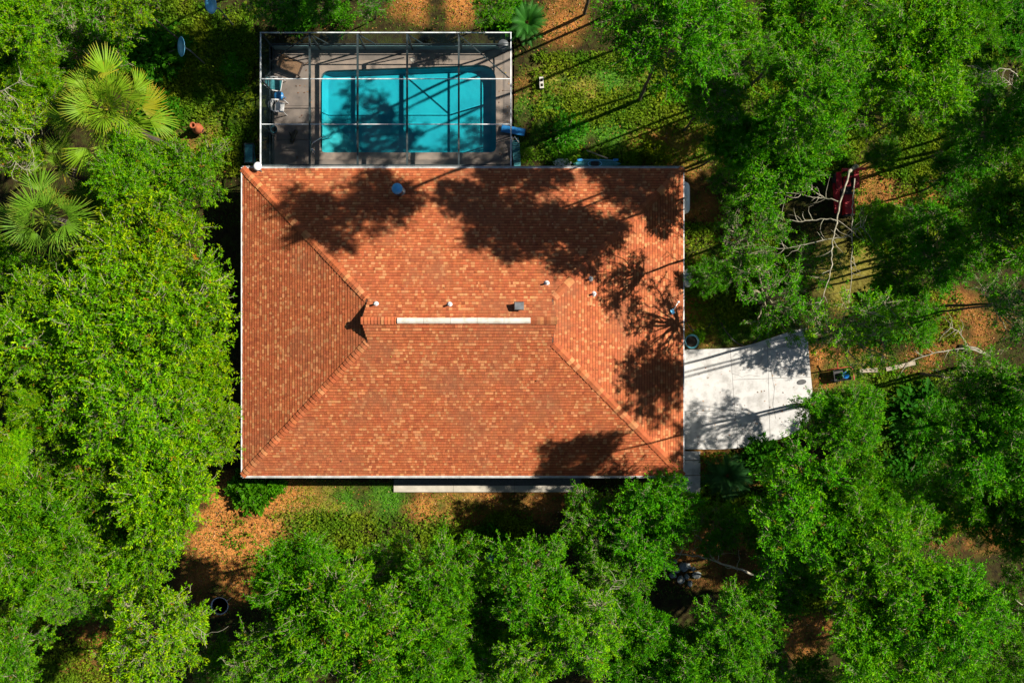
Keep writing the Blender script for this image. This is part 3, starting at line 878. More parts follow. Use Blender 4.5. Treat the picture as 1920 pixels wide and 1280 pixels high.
# round blue table
p = P(527, 184, ZD)
t = empty('side_table', p); tag(t, 'small round blue side table next to the white chair', 'table')
MB().lathe([(.0, .44), (.22, .44), (.24, .46), (.235, .48), (0, .485)], 28).build('table_top', M['blue'], t, True)
for k in range(3):
    a = k * 2.1
    MB().tube([(math.cos(a) * .15, math.sin(a) * .15, .45), (math.cos(a) * .22, math.sin(a) * .22, 0)], .018, 6).build('leg', M['blue'], t)
# white resin armchair
p = P(527, 204, ZD)
t = empty('armchair', p, R_(-6)); tag(t, 'white moulded plastic armchair on the pool deck', 'chair')
MB().box((.03, 0, .42), (.46, .44, .035), taper=.96).build('seat', M['white'], t)
bk = MB()
n_ = 11
vs, fs = [], []
for i in range(n_):
    a = PI / 2 + PI * i / (n_ - 1)
    x_, y_ = -.18 + .16 * math.cos(a), .27 * math.sin(a)
    hz = .66 + .2 * (math.sin(PI * i / (n_ - 1)))
    for (z_, o_) in ((.44, 0), (hz, -.08)):
        vs += [(x_ + o_ * abs(math.cos(a)), y_, z_), (x_ - .03 + o_ * abs(math.cos(a)), y_ * 1.1, z_)]
for i in range(n_ - 1):
    b0, b1 = i * 4, (i + 1) * 4
    fs += [(b0, b1, b1 + 2, b0 + 2), (b0 + 1, b0 + 3, b1 + 3, b1 + 1), (b0 + 2, b1 + 2, b1 + 3, b0 + 3)]
bk.add(vs, fs).build('backrest', M['white'], t, False)
for s in (-1, 1):
    MB().box((.06, s * .29, .65), (.5, .065, .03)).build('arm', M['white'], t)
    MB().tube([(.29, s * .29, .64), (.33, s * .3, 0)], [.03, .022], 6).build('leg', M['white'], t)
    MB().tube([(-.22, s * .25, .44), (-.3, s * .27, 0)], [.03, .022], 6).build('leg', M['white'], t)
# pot
p = P(516, 245, ZD)
t = empty('plant_pot', p); tag(t, 'empty round dark teal pot against the west screen wall', 'pot')
MB().lathe([(.0, 0), (.12, 0), (.17, .28), (.19, .3), (.19, .33), (.15, .33), (.14, .24), (0, .24)], 22).build('pot', M['pot_blue'], t, True)
MB().lathe([(.14, .245), (0, .25)], 18).build('soil', M['soil'], t)
# dark rolled float
p = P(552, 257, ZD)
t = empty('rolled_float', p, R_(70)); tag(t, 'dark brown rolled pool float lying on the deck', 'pool float')
MB().tube([(-.34, 0, .1), (-.3, 0, .1), (0, .02, .11), (.3, 0, .1), (.35, .01, .1)], [.07, .11, .115, .11, .06], 12).build('roll', M['umber'], t, True)
MB().tube([(-.02, .14, .03), (.1, .26, .02), (.12, .34, .02)], [.04, .03, .01], 6).build('flap', M['umber'], t, True)
for s in (-.2, .2): MB().torus((s, .01, .105), .116, .012, 16, Matrix.Rotation(PI / 2, 3, 'Y')).build('strap', M['black'], t)
# quarter-round white table in the far corner
p = P(953, 92, ZD)
t = empty('corner_table', p); tag(t, 'grey-white round table tucked in the north-east cage corner', 'table')
MB().lathe([(0, .7), (.24, .7), (.26, .715), (.25, .735), (0, .74)], 28, (-.24, .0, 0)).build('table_top', M['grey'], t, True)
MB().lathe([(.18, 0), (.17, .03), (.035, .06), (.03, .7)], 16, (-.24, .0, 0)).build('pedestal', M['grey'], t, True)
# blue step board through the doorway
p = P(962, 246, ZD)
t = empty('step_board', p, R_(-10)); tag(t, 'bright blue plastic step board lying through the east cage doorway', 'board')
MB().box((0, 0, .16), (1.22, .36, .07), taper=.97).build('board', M['blue'], t)
for s in (-1, 1): MB().box((s * .42, 0, .062), (.1, .3, .124)).build('foot', M['blue'], t)
for s in (-.35, 0, .35): MB().box((s, 0, .2), (.24, .26, .012)).build('tread', M['blue'], t)
# folded teal lounger outside
p = P(968, 287, .05)
t = empty('folded_lounger', p, R_(94)); tag(t, 'teal strap lounger with white curved handle outside the cage wall', 'lounger')
for s in (-1, 1): MB().tube([(-.72, s * .14, .12), (-.3, s * .17, .22), (.5, s * .17, .26), (.72, s * .12, .3)], .022, 7).build('side_tube', M['teal'], t)
for k in range(13): MB().box((-.66 + k * .1, 0, .19 + .01 * k), (.07, .32, .012)).build('strap', M['teal'], t)
MB().tube([(.45, -.16, .3), (.6, -.05, .42), (.72, .02, .46), (.66, .12, .42), (.5, .17, .3)], .026, 8).build('handle', M['white'], t, True)
for s in (-.5, .4): MB().tube([(s, -.17, .2), (s, -.17, 0), (s, .17, 0), (s, .17, .2)], .018, 6).build('leg', M['grey'], t)

# ------------------------------------------------------------------ things round the house
# long bundle and white cooler on the north wall
p = P(1054, 307, 0)
t = empty('white_bag', p); tag(t, 'crumpled white tarp bundle on the ground under the north eave', 'tarp')
bm = bmesh.new(); bmesh.ops.create_icosphere(bm, subdivisions=4, radius=1)
for v in bm.verts:
    c_ = v.co; f = 1 + .16 * math.sin(c_.x * 9 + c_.y * 4) * math.cos(c_.z * 7 - c_.x * 3) + .07 * math.sin(c_.y * 23 + c_.x * 13)
    v.co = Vector((c_.x * .44 * f, c_.y * .2 * f, max(-.2, c_.z * .24 * f) + .2))
me = bpy.data.meshes.new('bundle'); bm.to_mesh(me); bm.free(); me.materials.append(M['white'])
link('bundle', me, t)
MB().tube([(-.28, -.24, .25), (-.26, 0, .46), (-.28, .24, .2)], .012, 6).build('cord', M['teal'], t)
p = P(1118, 309, 0)
t = empty('kayak', p); tag(t, 'dark teal kayak lying along the north wall beside the white tarp', 'kayak')
vs, fs = [], []
ns_, nr_ = 19, 10
for i in range(ns_):
    u = -1 + 2 * i / (ns_ - 1); w_ = .26 * (1 - abs(u) ** 2.4) + .012; zb = .07 * abs(u) ** 3
    for k in range(nr_):
        a = 2 * PI * k / nr_
        vs.append((u * 1.22, w_ * math.cos(a), .17 + zb + (.12 if math.sin(a) > 0 else .17) * math.sin(a) * (1 - .6 * abs(u) ** 3)))
for i in range(ns_ - 1):
    for k in range(nr_):
        fs.append((i * nr_ + k, (i + 1) * nr_ + k, (i + 1) * nr_ + (k + 1) % nr_, i * nr_ + (k + 1) % nr_))
fs += [tuple(range(nr_)), tuple((ns_ - 1) * nr_ + k for k in range(nr_ - 1, -1, -1))]
MB().add(vs, fs).build('hull', M['teal'], t, True)
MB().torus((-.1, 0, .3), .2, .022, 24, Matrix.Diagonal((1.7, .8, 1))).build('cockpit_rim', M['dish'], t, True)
MB().box((-.1, 0, .3), (.4, .22, .01)).build('seat', M['black'], t)
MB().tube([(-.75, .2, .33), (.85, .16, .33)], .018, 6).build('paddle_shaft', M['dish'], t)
for s in (-.85, .95): MB().box((s, .18, .33), (.26, .12, .015)).build('paddle_blade', M['blue'], t)
p = P(1120, 293, 0)
o = MB().bar((-.55, .28, .06), (.5, -.2, .42), .06, .05).build('timber_pole', M['wood'], None, loc=p)
tag(o, 'weathered pole leaning on the kayak by the north wall', 'pole')
# propane tank at the east wall
p = P(1278, 374, 0)
t = empty('propane_tank', p, PI / 2); tag(t, 'white horizontal propane tank half under the east eave', 'tank')
prof = [(0, -.8), (.12, -.79), (.24, -.72), (.29, -.6), (.3, -.5), (.3, .5), (.29, .6), (.24, .72), (.12, .79), (0, .8)]
MB().lathe(prof, 22, (0, -.02, .48), Matrix.Rotation(PI / 2, 3, 'Y')).build('tank', M['white'], t, True)
MB().lathe([(.11, .74), (.12, .86), (.08, .91), (0, .92)], 14, (0, -.02, 0)).build('dome', M['white_trim'], t, True)
for s in (-.45, .45): MB().box((s, 0, .11), (.1, .5, .22)).build('foot', M['block'], t)
# white utility box
p = P(1287, 522, 0)
t = empty('utility_box', p); tag(t, 'white rounded utility tub with teal straps beside the east eave', 'tub')
MB().lathe([(0, .0), (.28, .0), (.3, .1), (.31, .55), (.29, .6), (.25, .6), (.24, .56), (0, .54)], 24, (0, 0, 0), Matrix.Diagonal((.66, 1.5, 1))).build('tub', M['white'], t, True)
for s in (-.1, .12): MB().box((0, s, .605), (.42, .06, .02), s).build('strap', M['teal'], t)
# round bin near the drive
p = P(1294, 640, 0)
t = empty('round_planter', p); tag(t, 'round grey-blue planter between the house and driveway edge', 'planter')
MB().lathe([(0, 0), (.25, 0), (.33, .45), (.36, .47), (.36, .5), (.3, .5), (.28, .38), (0, .38)], 26).build('pot', M['pot_blue'], t, True)
MB().lathe([(.29, .385), (0, .4)], 20).build('soil', M['soil'], t)
# pump cover
p = P(472, 291, 0)
t = empty('pool_pump_cover', p); tag(t, 'dark teal equipment box outside the cage by the roof corner', 'equipment box')
MB().bbox(-.2, .2, -.46, .46, 0, .5).build('body', M['teal'], t)
for (a_, b_, c_, d_) in ((-.24, .24, -.5, -.44), (-.24, .24, .44, .5), (-.24, -.19, -.44, .44), (.19, .24, -.44, .44)): MB().bbox(a_, b_, c_, d_, .47, .54).build('lid_frame', M['bronze'], t)
# satellite dishes
def sat(px, py, label, zc, wpx, hpx, rz, tilt, feed=True):
    c_ = P(px, py, zc)
    base = Vector((c_.x + .25, c_.y - .12, 0))
    t = empty('satellite_dish', base); tag(t, label, 'satellite dish', 'satellite dishes on posts')
    MB().tube([(0, 0, -.2), (0, 0, zc - .25)], .035, 8).build('post', M['grey'], t)
    loc = c_ - base
    m = Matrix.Rotation(rz, 3, 'Z') @ Matrix.Rotation(tilt, 3, 'Y')
    r = hpx / 2 * (CAM_H - zc) / FPX
    prof = [(0.001, 0), (r * .35, r * .03), (r * .7, r * .12), (r, r * .25), (r * 1.02, r * .22), (r * .7, r * .09), (r * .35, 0), (.001, -.03)]
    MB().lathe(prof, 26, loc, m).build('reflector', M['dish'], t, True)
    MB().tube([(0, 0, zc - .28), tuple(loc + m @ Vector((0, 0, -.02)))], .035, 7).build('bracket', M['grey'], t)
    if feed:
        a_ = loc + m @ Vector((r * .9, 0, 0)); b_ = loc + m @ Vector((r * .95, 0, r * 1.3))
        MB().tube([tuple(a_), tuple(b_)], .016, 6).build('feed_arm', M['grey'], t)
        MB().box(tuple(b_), (.1, .1, .14), rot=m).build('feed_horn', M['white_trim'], t)
sat(344, 88, 'tilted blue-white satellite dish on a post left of the pool cage', 2.4, 21, 36, PI + .15, R_(52), False)
sat(398, 9, 'blue satellite dish cut by the top edge of the photo', 2.6, 25, 32, PI + .5, R_(38), False)
# chiminea
p = P(376, 245, 0)
t = empty('chiminea', p, R_(-25)); tag(t, 'terracotta chiminea with round chimney standing west of the pool cage', 'chiminea')
MB().lathe([(0, .12), (.15, .14), (.26, .32), (.27, .5), (.2, .7), (.12, .85), (.105, 1.1), (.15, 1.16), (.16, 1.2), (.1, 1.2), (.08, 1.1), (.07, .9)], 24).build('body', M['terra'], t, True)
MB().torus((.25, 0, .42), .12, .03, 18, Matrix.Rotation(PI / 2, 3, 'Y')).build('mouth', M['terra'], t, True)
MB().lathe([(0, 0), (.1, 0), (.1, .01), (0, .01)], 14, (.262, 0, .42), Matrix.Rotation(PI / 2, 3, 'Y')).build('opening', M['soil'], t)
for k in range(3):
    a = k * 2.094
    MB().tube([(.12 * math.cos(a), .12 * math.sin(a), .25), (.27 * math.cos(a), .27 * math.sin(a), 0)], .02, 6).build('leg', M['black'], t)
# water tub
p = P(412, 1135, 1.0)
t = empty('metal_tub', (p.x, p.y, 0)); tag(t, 'round galvanised tub of water on a stand by the orange clearing', 'tub')
MB().lathe([(0, .64), (.3, .64), (.41, .98), (.435, 1.0), (.435, 1.02), (.4, 1.02), (.385, .97), (.29, .67), (0, .67)], 32).build('tub', M['galv'], t, True)
MB().lathe([(.36, .9), (0, .9)], 32).build('water', M['galv'], t)
MB().torus((0, 0, 1.02), .42, .018, 36).build('rim', M['galv'], t, True)
for k in range(4):
    a = k * PI / 2 + .5
    MB().tube([(.2 * math.cos(a), .2 * math.sin(a), .64), (.3 * math.cos(a), .3 * math.sin(a), 0)], .025, 6).build('leg', M['grey'], t)
# concrete block
p = P(1015, 159, 0)
t = MB()
z_ = .2
for (a_, b_, c_, d_) in ((-.1, .1, -.28, -.2), (-.1, .1, -.05, .05), (-.1, .1, .2, .28), (-.1, -.065, -.2, -.05), (-.1, -.065, .05, .2), (.065, .1, -.2, -.05), (.065, .1, .05, .2)): t.bbox(a_, b_, c_, d_, -.05, z_ + .2)
o = t.build('concrete_block', M['block'], None, loc=p); o.rotation_euler = (0, 0, .05)
tag(o, 'hollow concrete block standing in shade east of the pool cage', 'block')
# blue jar by the south trees
p = P(918, 1040, 0)
t = empty('garden_jar', p); tag(t, 'blue-green glazed garden jar half hidden by the southern trees', 'jar')
MB().lathe([(0, 0), (.16, 0), (.26, .25), (.27, .5), (.2, .72), (.17, .78), (.2, .82), (.16, .82), (.13, .75), (0, .7)], 24).build('jar', M['pot_blue'], t, True)
MB().lathe([(.2, .82), (.19, .86), (.06, .9), (.03, .95), (0, .96)], 20).build('lid', M['pot_blue'], t, True)
# tractor
p = P(1580, 370, 0)
t = empty('garden_tractor', p, R_(3)); tag(t, 'red garden tractor parked under the bare pale branches', 'tractor'); t.scale = (.8, 1, 1)
MB().bbox(-.3, .3, -.95, .0, .45, .95).build('hood', M['red'], t)
MB().box((0, -1.0, .68), (.56, .08, .4)).build('grille', M['black'], t)
MB().box((0, .05, 1.0), (.55, .1, .25)).build('dashboard', M['black'], t)
MB().torus((0, .22, 1.15), .17, .02, 20, Matrix.Rotation(R_(-25), 3, 'X')).build('steering_wheel', M['black'], t, True)
MB().box((0, .3, .5), (.7, .9, .1)).build('platform', M['black'], t)
o = MB().box((0, .62, .72), (.46, .42, .1), taper=.9).build('seat', M['red'], t)
MB().box((0, .86, .92), (.44, .08, .4)).build('backrest', M['red'], o)
for s in (-1, 1):
    MB().bbox(s * .55 - .16, s * .55 + .16, .3, 1.15, .82, .87).build('fender', M['red'], t)
    Rw = Matrix.Rotation(PI / 2, 3, 'Y')
    o = MB().lathe([(.2, -.13), (.36, -.14), (.42, -.1), (.42, .1), (.36, .14), (.2, .13)], 22, (s * .55, .72, .42), Rw).build('rear_wheel', M['black'], t, True)
    MB().lathe([(0, -.08), (.2, -.1), (.2, .1), (0, .08)], 16, (s * .55, .72, .42), Rw).build('rim', M['white'], o)
    o = MB().lathe([(.12, -.08), (.22, -.09), (.26, -.06), (.26, .06), (.22, .09), (.12, .08)], 20, (s * .42, -.72, .26), Rw).build('front_wheel', M['black'], t, True)
    MB().lathe([(0, -.05), (.12, -.06), (.12, .06), (0, .05)], 14, (s * .42, -.72, .26), Rw).build('rim', M['white'], o)
    MB().tube([(s * .5, 1.1, .5), (s * .5, 1.1, 1.7)], .035, 8).build('roll_bar', M['red'], t)
MB().tube([(-.72, 1.1, 1.72), (.72, 1.1, 1.72)], .07, 8).build('roll_bar', M['red'], t)
MB().box((-.62, -.1, .55), (.34, 1.5, .14)).build('mower_arm', M['red'], t)
# wheelbarrow
p = P(1572, 702, 0)
t = empty('wheelbarrow', p, R_(8)); tag(t, 'rusty red hand cart with dark tray by the driveway end', 'cart')
MB().add([(-.42, -.3, .55), (.42, -.3, .55), (.42, .3, .55), (-.42, .3, .55), (-.28, -.2, .28), (.28, -.2, .28), (.28, .2, .28), (-.28, .2, .28)], [(4, 7, 6, 5), (0, 4, 5, 1), (1, 5, 6, 2), (2, 6, 7, 3), (3, 7, 4, 0)]).build('tray', M['black'], t)
MB().tube([(-.75, .36, .62), (.4, .36, .6), (.52, .3, .6), (.54, -.3, .58), (.5, -.36, .58)], .035, 8).build('frame', M['orange_red'], t, True)
MB().tube([(-.2, .36, .62), (-.22, .7, .75)], .035, 8).build('handle', M['orange_red'], t)
MB().lathe([(.1, -.05), (.19, -.05), (.21, 0), (.19, .05), (.1, .05)], 18, (-.3, -.22, .21), Matrix.Rotation(PI / 2, 3, 'X')).build('wheel', M['black'], t, True)
for s in (-.22, .22): MB().tube([(.3, s, .4), (.36, s, 0)], .022, 6).build('leg', M['orange_red'], t)
MB().lathe([(0, .3), (.14, .3), (.17, .62), (.15, .62), (.13, .34), (0, .34)], 18, (.16, -.03, 0)).build('bucket', M['blue'], t, True)
# hose
pts = [(1283, 590), (1292, 612), (1310, 622), (1332, 608), (1340, 590), (1350, 602), (1362, 622), (1378, 640), (1398, 649), (1416, 640), (1428, 622)]
hp = [P(x, y, .03) for x, y in pts]
sm = []
for i in range(len(hp) - 1):
    a_, b_, c_, d_ = hp[max(i - 1, 0)], hp[i], hp[i + 1], hp[min(i + 2, len(hp) - 1)]
    for k in range(5):
        u = k / 5
        sm.append(.5 * ((2 * b_) + (c_ - a_) * u + (2 * a_ - 5 * b_ + 4 * c_ - d_) * u * u + (3 * b_ - a_ - 3 * c_ + d_) * u ** 3))
o = MB().tube([q_ - hp[0] for q_ in sm], .03, 6).build('garden_hose', M['black'], None, True, loc=hp[0])
tag(o, 'black garden hose snaking over the grass north of the driveway', 'hose')
# stones
bm = bmesh.new(); bmesh.ops.create_icosphere(bm, subdivisions=2, radius=1)
stone_me = []
for s in range(4):
    b2 = bm.copy(); rr = random.Random(s)
    for v in b2.verts: v.co *= 1 + rr.uniform(-.16, .16)
    me = bpy.data.meshes.new('stone'); b2.to_mesh(me); b2.free(); me.materials.append(M['stone']); stone_me.append(me)
rr = random.Random(5)
for k, (x, y, s) in enumerate([(1282, 1062, .26), (1270, 1068, .2), (1290, 1060, .2), (1306, 1077, .22), (1277, 1086, .2), (1294, 1093, .18), (1255, 1055, .16), (1262, 1078, .18), (1246, 1062, .15), (1300, 1066, .14), (1266, 1052, .14), (1288, 1080, .14)]):
    p = P(x, y, .05)
    o = link('stone', stone_me[k % 4], None, p, (rr.uniform(0, .5), rr.uniform(0, .5), rr.uniform(0, 6)), (s, s * rr.uniform(.7, .95), s * .55))
    tag(o, 'grey field stone in the small pile among the southern trees', 'stone', 'grey stones piled among the southern trees')
# ------------------------------------------------------------------ trees
def norm(a): return a / (np.linalg.norm(a, axis=-1, keepdims=True) + 1e-9)
def leaves_mesh(name, base, dirs, L, W, cols, mt, seed=0, flat=0.75):
    """one folded blade (two triangles) for every base point"""
    g = np.random.default_rng(seed)
    n_ = len(base)
    up = norm(g.normal(size=(n_, 3)) * flat + np.array([0.15, 0.03, 1.0]))
    side = norm(np.cross(dirs, up))
    nn = np.cross(side, dirs)
    L = L[:, None]; W = W[:, None]
    tip = base + dirs * L - nn * L * 0.12
    m1 = base + dirs * L * 0.48 + side * W * 0.5 + nn * W * 0.16
    m2 = base + dirs * L * 0.48 - side * W * 0.5 + nn * W * 0.16
    v = np.stack([base, m1, tip, m2], 1).reshape(-1, 3)
    i = np.arange(n_)[:, None] * 4
    tri = np.concatenate([i + np.array([[0, 1, 2]]), i + np.array([[0, 2, 3]])], 1).reshape(-1, 3)
    return np_mesh(name, v, tri, mt, np.repeat(cols, 4, 0))

def wiggle(a, b, k, amp, g):
    a, b = np.array(a, float), np.array(b, float)
    L = np.linalg.norm(b - a)
    out = []
    for i in range(k + 1):
        t = i / k
        out.append(a * (1 - t) + b * t + g.normal(size=3) * amp * L * math.sin(PI * t))
    return out

def gen_crown(seed, nl=20, sprigs=72, M_=6, L0=0.165, W0=0.062, spread=0.27, hgt=0.55, greens=None, R=3.0, twiggy=0.3, droop=0.0, droop_n=1.0):
    g = np.random.default_rng(seed)
    lob = []
    ph = g.uniform(0, 6.28, 4)
    for i in range(nl):
        a = i * 2.39996 + g.normal() * .25
        outl = 1 + .16 * math.sin(2 * a + ph[0]) + .13 * math.sin(3 * a + ph[1]) + .08 * math.sin(5 * a + ph[2])
        r = .80 * R * math.sqrt((i + .4) / nl) * outl * g.uniform(.88, 1.1)
        z = hgt * R * math.sqrt(max(0.02, 1 - (min(r, R) / (1.06 * R)) ** 2)) - .35 + g.normal() * .5
        lob.append((r * math.cos(a), r * math.sin(a), z, R * spread * g.uniform(.72, 1.25)))
    for i in range(max(4, nl // 4)):
        a = g.uniform(0, 6.28); r = R * g.uniform(.25, .7)
        lob.append((r * math.cos(a), r * math.sin(a), -.9 + g.normal() * .3, R * spread * g.uniform(.8, 1.1)))
    wood = MB()
    root = np.array([0, 0, -2.0])
    B, D, C, LL = [], [], [], []
    gd = greens or [(0.075, 0.225, 0.002), (0.110, 0.280, 0.002), (0.185, 0.32, 0.003), (0.030, 0.130, 0.002)]
    for li, (cx, cy, cz, rl) in enumerate(lob):
        c = np.array([cx, cy, cz])
        low = c - np.array([0, 0, rl * .35])
        mid = root * .45 + low * .55 + np.array([0, 0, -.25])
        p1 = wiggle(root, mid, 3, .05, g); p2 = wiggle(mid, low, 3, .06, g)
        pts = p1 + p2[1:]
        rad = np.linspace(.085, .030, len(pts)) * g.uniform(.8, 1.2)
        wood.tube([tuple(p) for p in pts], list(rad), 5, cap=False)
        ns = int(sprigs * (rl / (R * spread)) ** 2 * g.uniform(.75, 1.15))
        d = norm(g.normal(size=(ns, 3)) + np.array([0, 0, .55]))
        rho = .45 + .55 * g.uniform(size=(ns, 1)) ** .55
        # ragged lobes: sub-clumps
        sub = norm(g.normal(size=(8, 3)) + np.array([0, 0, .4]))
        aff = (d @ sub.T).max(1, keepdims=True)
        pos = c + d * rl * rho * np.array([1, 1, .78]) * (0.52 + .68 * np.clip((aff - .5) / .5, 0, 1)) 
        sd = norm(d + np.array([0, 0, .35 - droop]) + g.normal(size=(ns, 3)) * .55)
        lc = np.array(gd)[g.choice(len(gd), ns, p=[.35, .3, .15, .2])] * g.uniform(.65, 1.3, (ns, 1)) * g.uniform(.72, 1.22)
        br = g.uniform(size=ns) < .022
        lc[br] = np.array([.26, .13, .02]) * g.uniform(.7, 1.3, (int(br.sum()), 1))
        # loose shoots that break the outline
        nsh = int(13 * droop_n)
        if nsh:
            sdir = norm(g.normal(size=(nsh, 3)) * np.array([1, 1, .6]) + norm(c * np.array([1, 1, .3])) * .9 + np.array([0, 0, .35]))
            st_ = c + sdir * rl * .55
            ln_ = g.uniform(.4, 1.0, (nsh, 1)) * (.4 + rl * .6)
            bend = g.normal(size=(nsh, 3)) * .22 + np.array([0, 0, -.10])
            for t_ in (.25, .42, .58, .72, .86, 1.0):
                q_ = st_ + sdir * ln_ * t_ + bend * t_ * t_
                pos = np.concatenate([pos, q_ + g.normal(size=(nsh, 3)) * .05])
                sd = np.concatenate([sd, norm(sdir + g.normal(size=(nsh, 3)) * .55)])
                lc = np.concatenate([lc, np.array(gd)[g.choice(3, nsh)] * g.uniform(.8, 1.25, (nsh, 1))])
            for a_, d_, l_, b_ in zip(st_, sdir, ln_, bend):
                wood.tube([tuple(a_ + d_ * l_ * u - 0 + b_ * u * u) for u in (0, .35, .7, 1.0)], [.017, .013, .009, .005], 3, cap=False)
            ns = len(pos)
        # visible twigs
        tw = g.uniform(size=ns) < twiggy * .5
        for p_, s_ in zip(pos[tw], sd[tw]):
            if g.uniform() < .3:
                q0 = low * .6 + c * .4 + g.normal(size=3) * rl * .12
                ps = wiggle(q0, p_, 3, .09, g)
                wood.tube([tuple(x) for x in ps], [.020, .016, .013, .009], 3, cap=False)
            else:
                ps = wiggle(p_ - s_ * .30 + g.normal(size=3) * .05, p_ + s_ * .16, 2, .08, g)
                wood.tube([tuple(x) for x in ps], [.013, .010, .007], 3, cap=False)
        for k in range(M_):
            t = (k + .5) / M_
            perp = norm(np.cross(sd, g.normal(size=(ns, 3))))
            ld = norm(sd * (.25 + .6 * t) + perp * (1.0 - .35 * t) + np.array([0, 0, .05]))
            B.append(pos + sd * (.22 * t - .06) + g.normal(size=(ns, 3)) * .02)
            D.append(ld); C.append(lc * g.uniform(.88, 1.14, (ns, 1))); LL.append(np.full(ns, L0) * g.uniform(.75, 1.25, ns))
    B = np.concatenate(B); D = np.concatenate(D); C = np.concatenate(C); LL = np.concatenate(LL)
    me = leaves_mesh('crown', B, D, LL, LL * (W0 / L0), C, M['leaf'], seed + 50)
    return me, wood.mesh('limbs', M['twig'])

OAK = [gen_crown(11, nl=27, spread=.24), gen_crown(12, nl=30, spread=.23), gen_crown(13, nl=24, spread=.26, hgt=.65), gen_crown(14, nl=26, sprigs=105, spread=.25, twiggy=.45)]
SPARSE = [gen_crown(21, nl=24, sprigs=34, spread=.19, twiggy=.8), gen_crown(22, nl=22, sprigs=38, spread=.20, twiggy=.75)]
FINE = [gen_crown(31, nl=26, sprigs=150, M_=7, L0=.19, W0=.045, spread=.24, hgt=.5)]
SOFT = [gen_crown(41, nl=15, sprigs=330, M_=8, L0=.13, W0=.03, spread=.30, hgt=.8, twiggy=.05, droop_n=0)]
LACE = [gen_crown(51, nl=24, sprigs=13, spread=.2, twiggy=1.2, droop_n=.45), gen_crown(52, nl=20, sprigs=15, spread=.21, twiggy=1.2, droop_n=.45)]
KIND = {'o': OAK, 's': SPARSE, 'f': FINE, 'p': SOFT, 'l': LACE}
tk = MB(); gtr = np.random.default_rng(5)
pts = [(gtr.normal() * .06 * (i > 0) * (i < 8), gtr.normal() * .06 * (i > 0) * (i < 8), i / 8) for i in range(9)]
tk.tube(pts, [.26, .2, .18, .17, .165, .16, .15, .14, .11], 9)
TRUNK = tk.mesh('trunk', M['bark'], True)

def tree(px, py, rpx, zc, kind, var, tint, label, squash=1.0, name='oak_tree', rz=None):
    rpx *= 1.04
    k = (CAM_H - zc) / FPX
    c = P(px, py, zc); s = rpx * k / 3.0
    rr = random.Random(int(px * 7 + py * 13))
    t = empty(name, (c.x, c.y, -.05))
    tag(t, label, 'tree', 'trees around the house')
    me, wd = KIND[kind][var % len(KIND[kind])]
    rz = rr.uniform(0, 6.28) if rz is None else rz
    cr = link('crown', me, t, (0, 0, zc + .05), (0, 0, rz), (s, s, s * squash))
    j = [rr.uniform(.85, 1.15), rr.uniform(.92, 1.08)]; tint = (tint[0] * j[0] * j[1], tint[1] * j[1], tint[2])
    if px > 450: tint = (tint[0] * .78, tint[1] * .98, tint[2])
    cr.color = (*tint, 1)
    link('limbs', wd, t, (0, 0, zc + .05), (0, 0, rz), (s, s, s * squash))
    th = max(1.0, zc - 2.0 * s * squash + .25)
    rad = Vector((c.x, c.y, 0)); ln = min(.16 * zc, rad.length * zc / (CAM_H - zc) * .75)
    bo = rad.normalized() * ln + Vector((rr.uniform(-.2, .2), rr.uniform(-.2, .2), 0))      # trunks lean a little to the light of the clearing
    dv = Vector((0, 0, th)) - bo
    link('trunk', TRUNK, t, bo, dv.to_track_quat('Z', 'Y').to_euler(), (s * .55, s * .55, dv.length))
    return t
YG, MG, DG_, BG = (1.48, 1.32, .8), (1.0, 1.05, 1.0), (.7, .95, 1.1), (1.7, 1.6, .8)
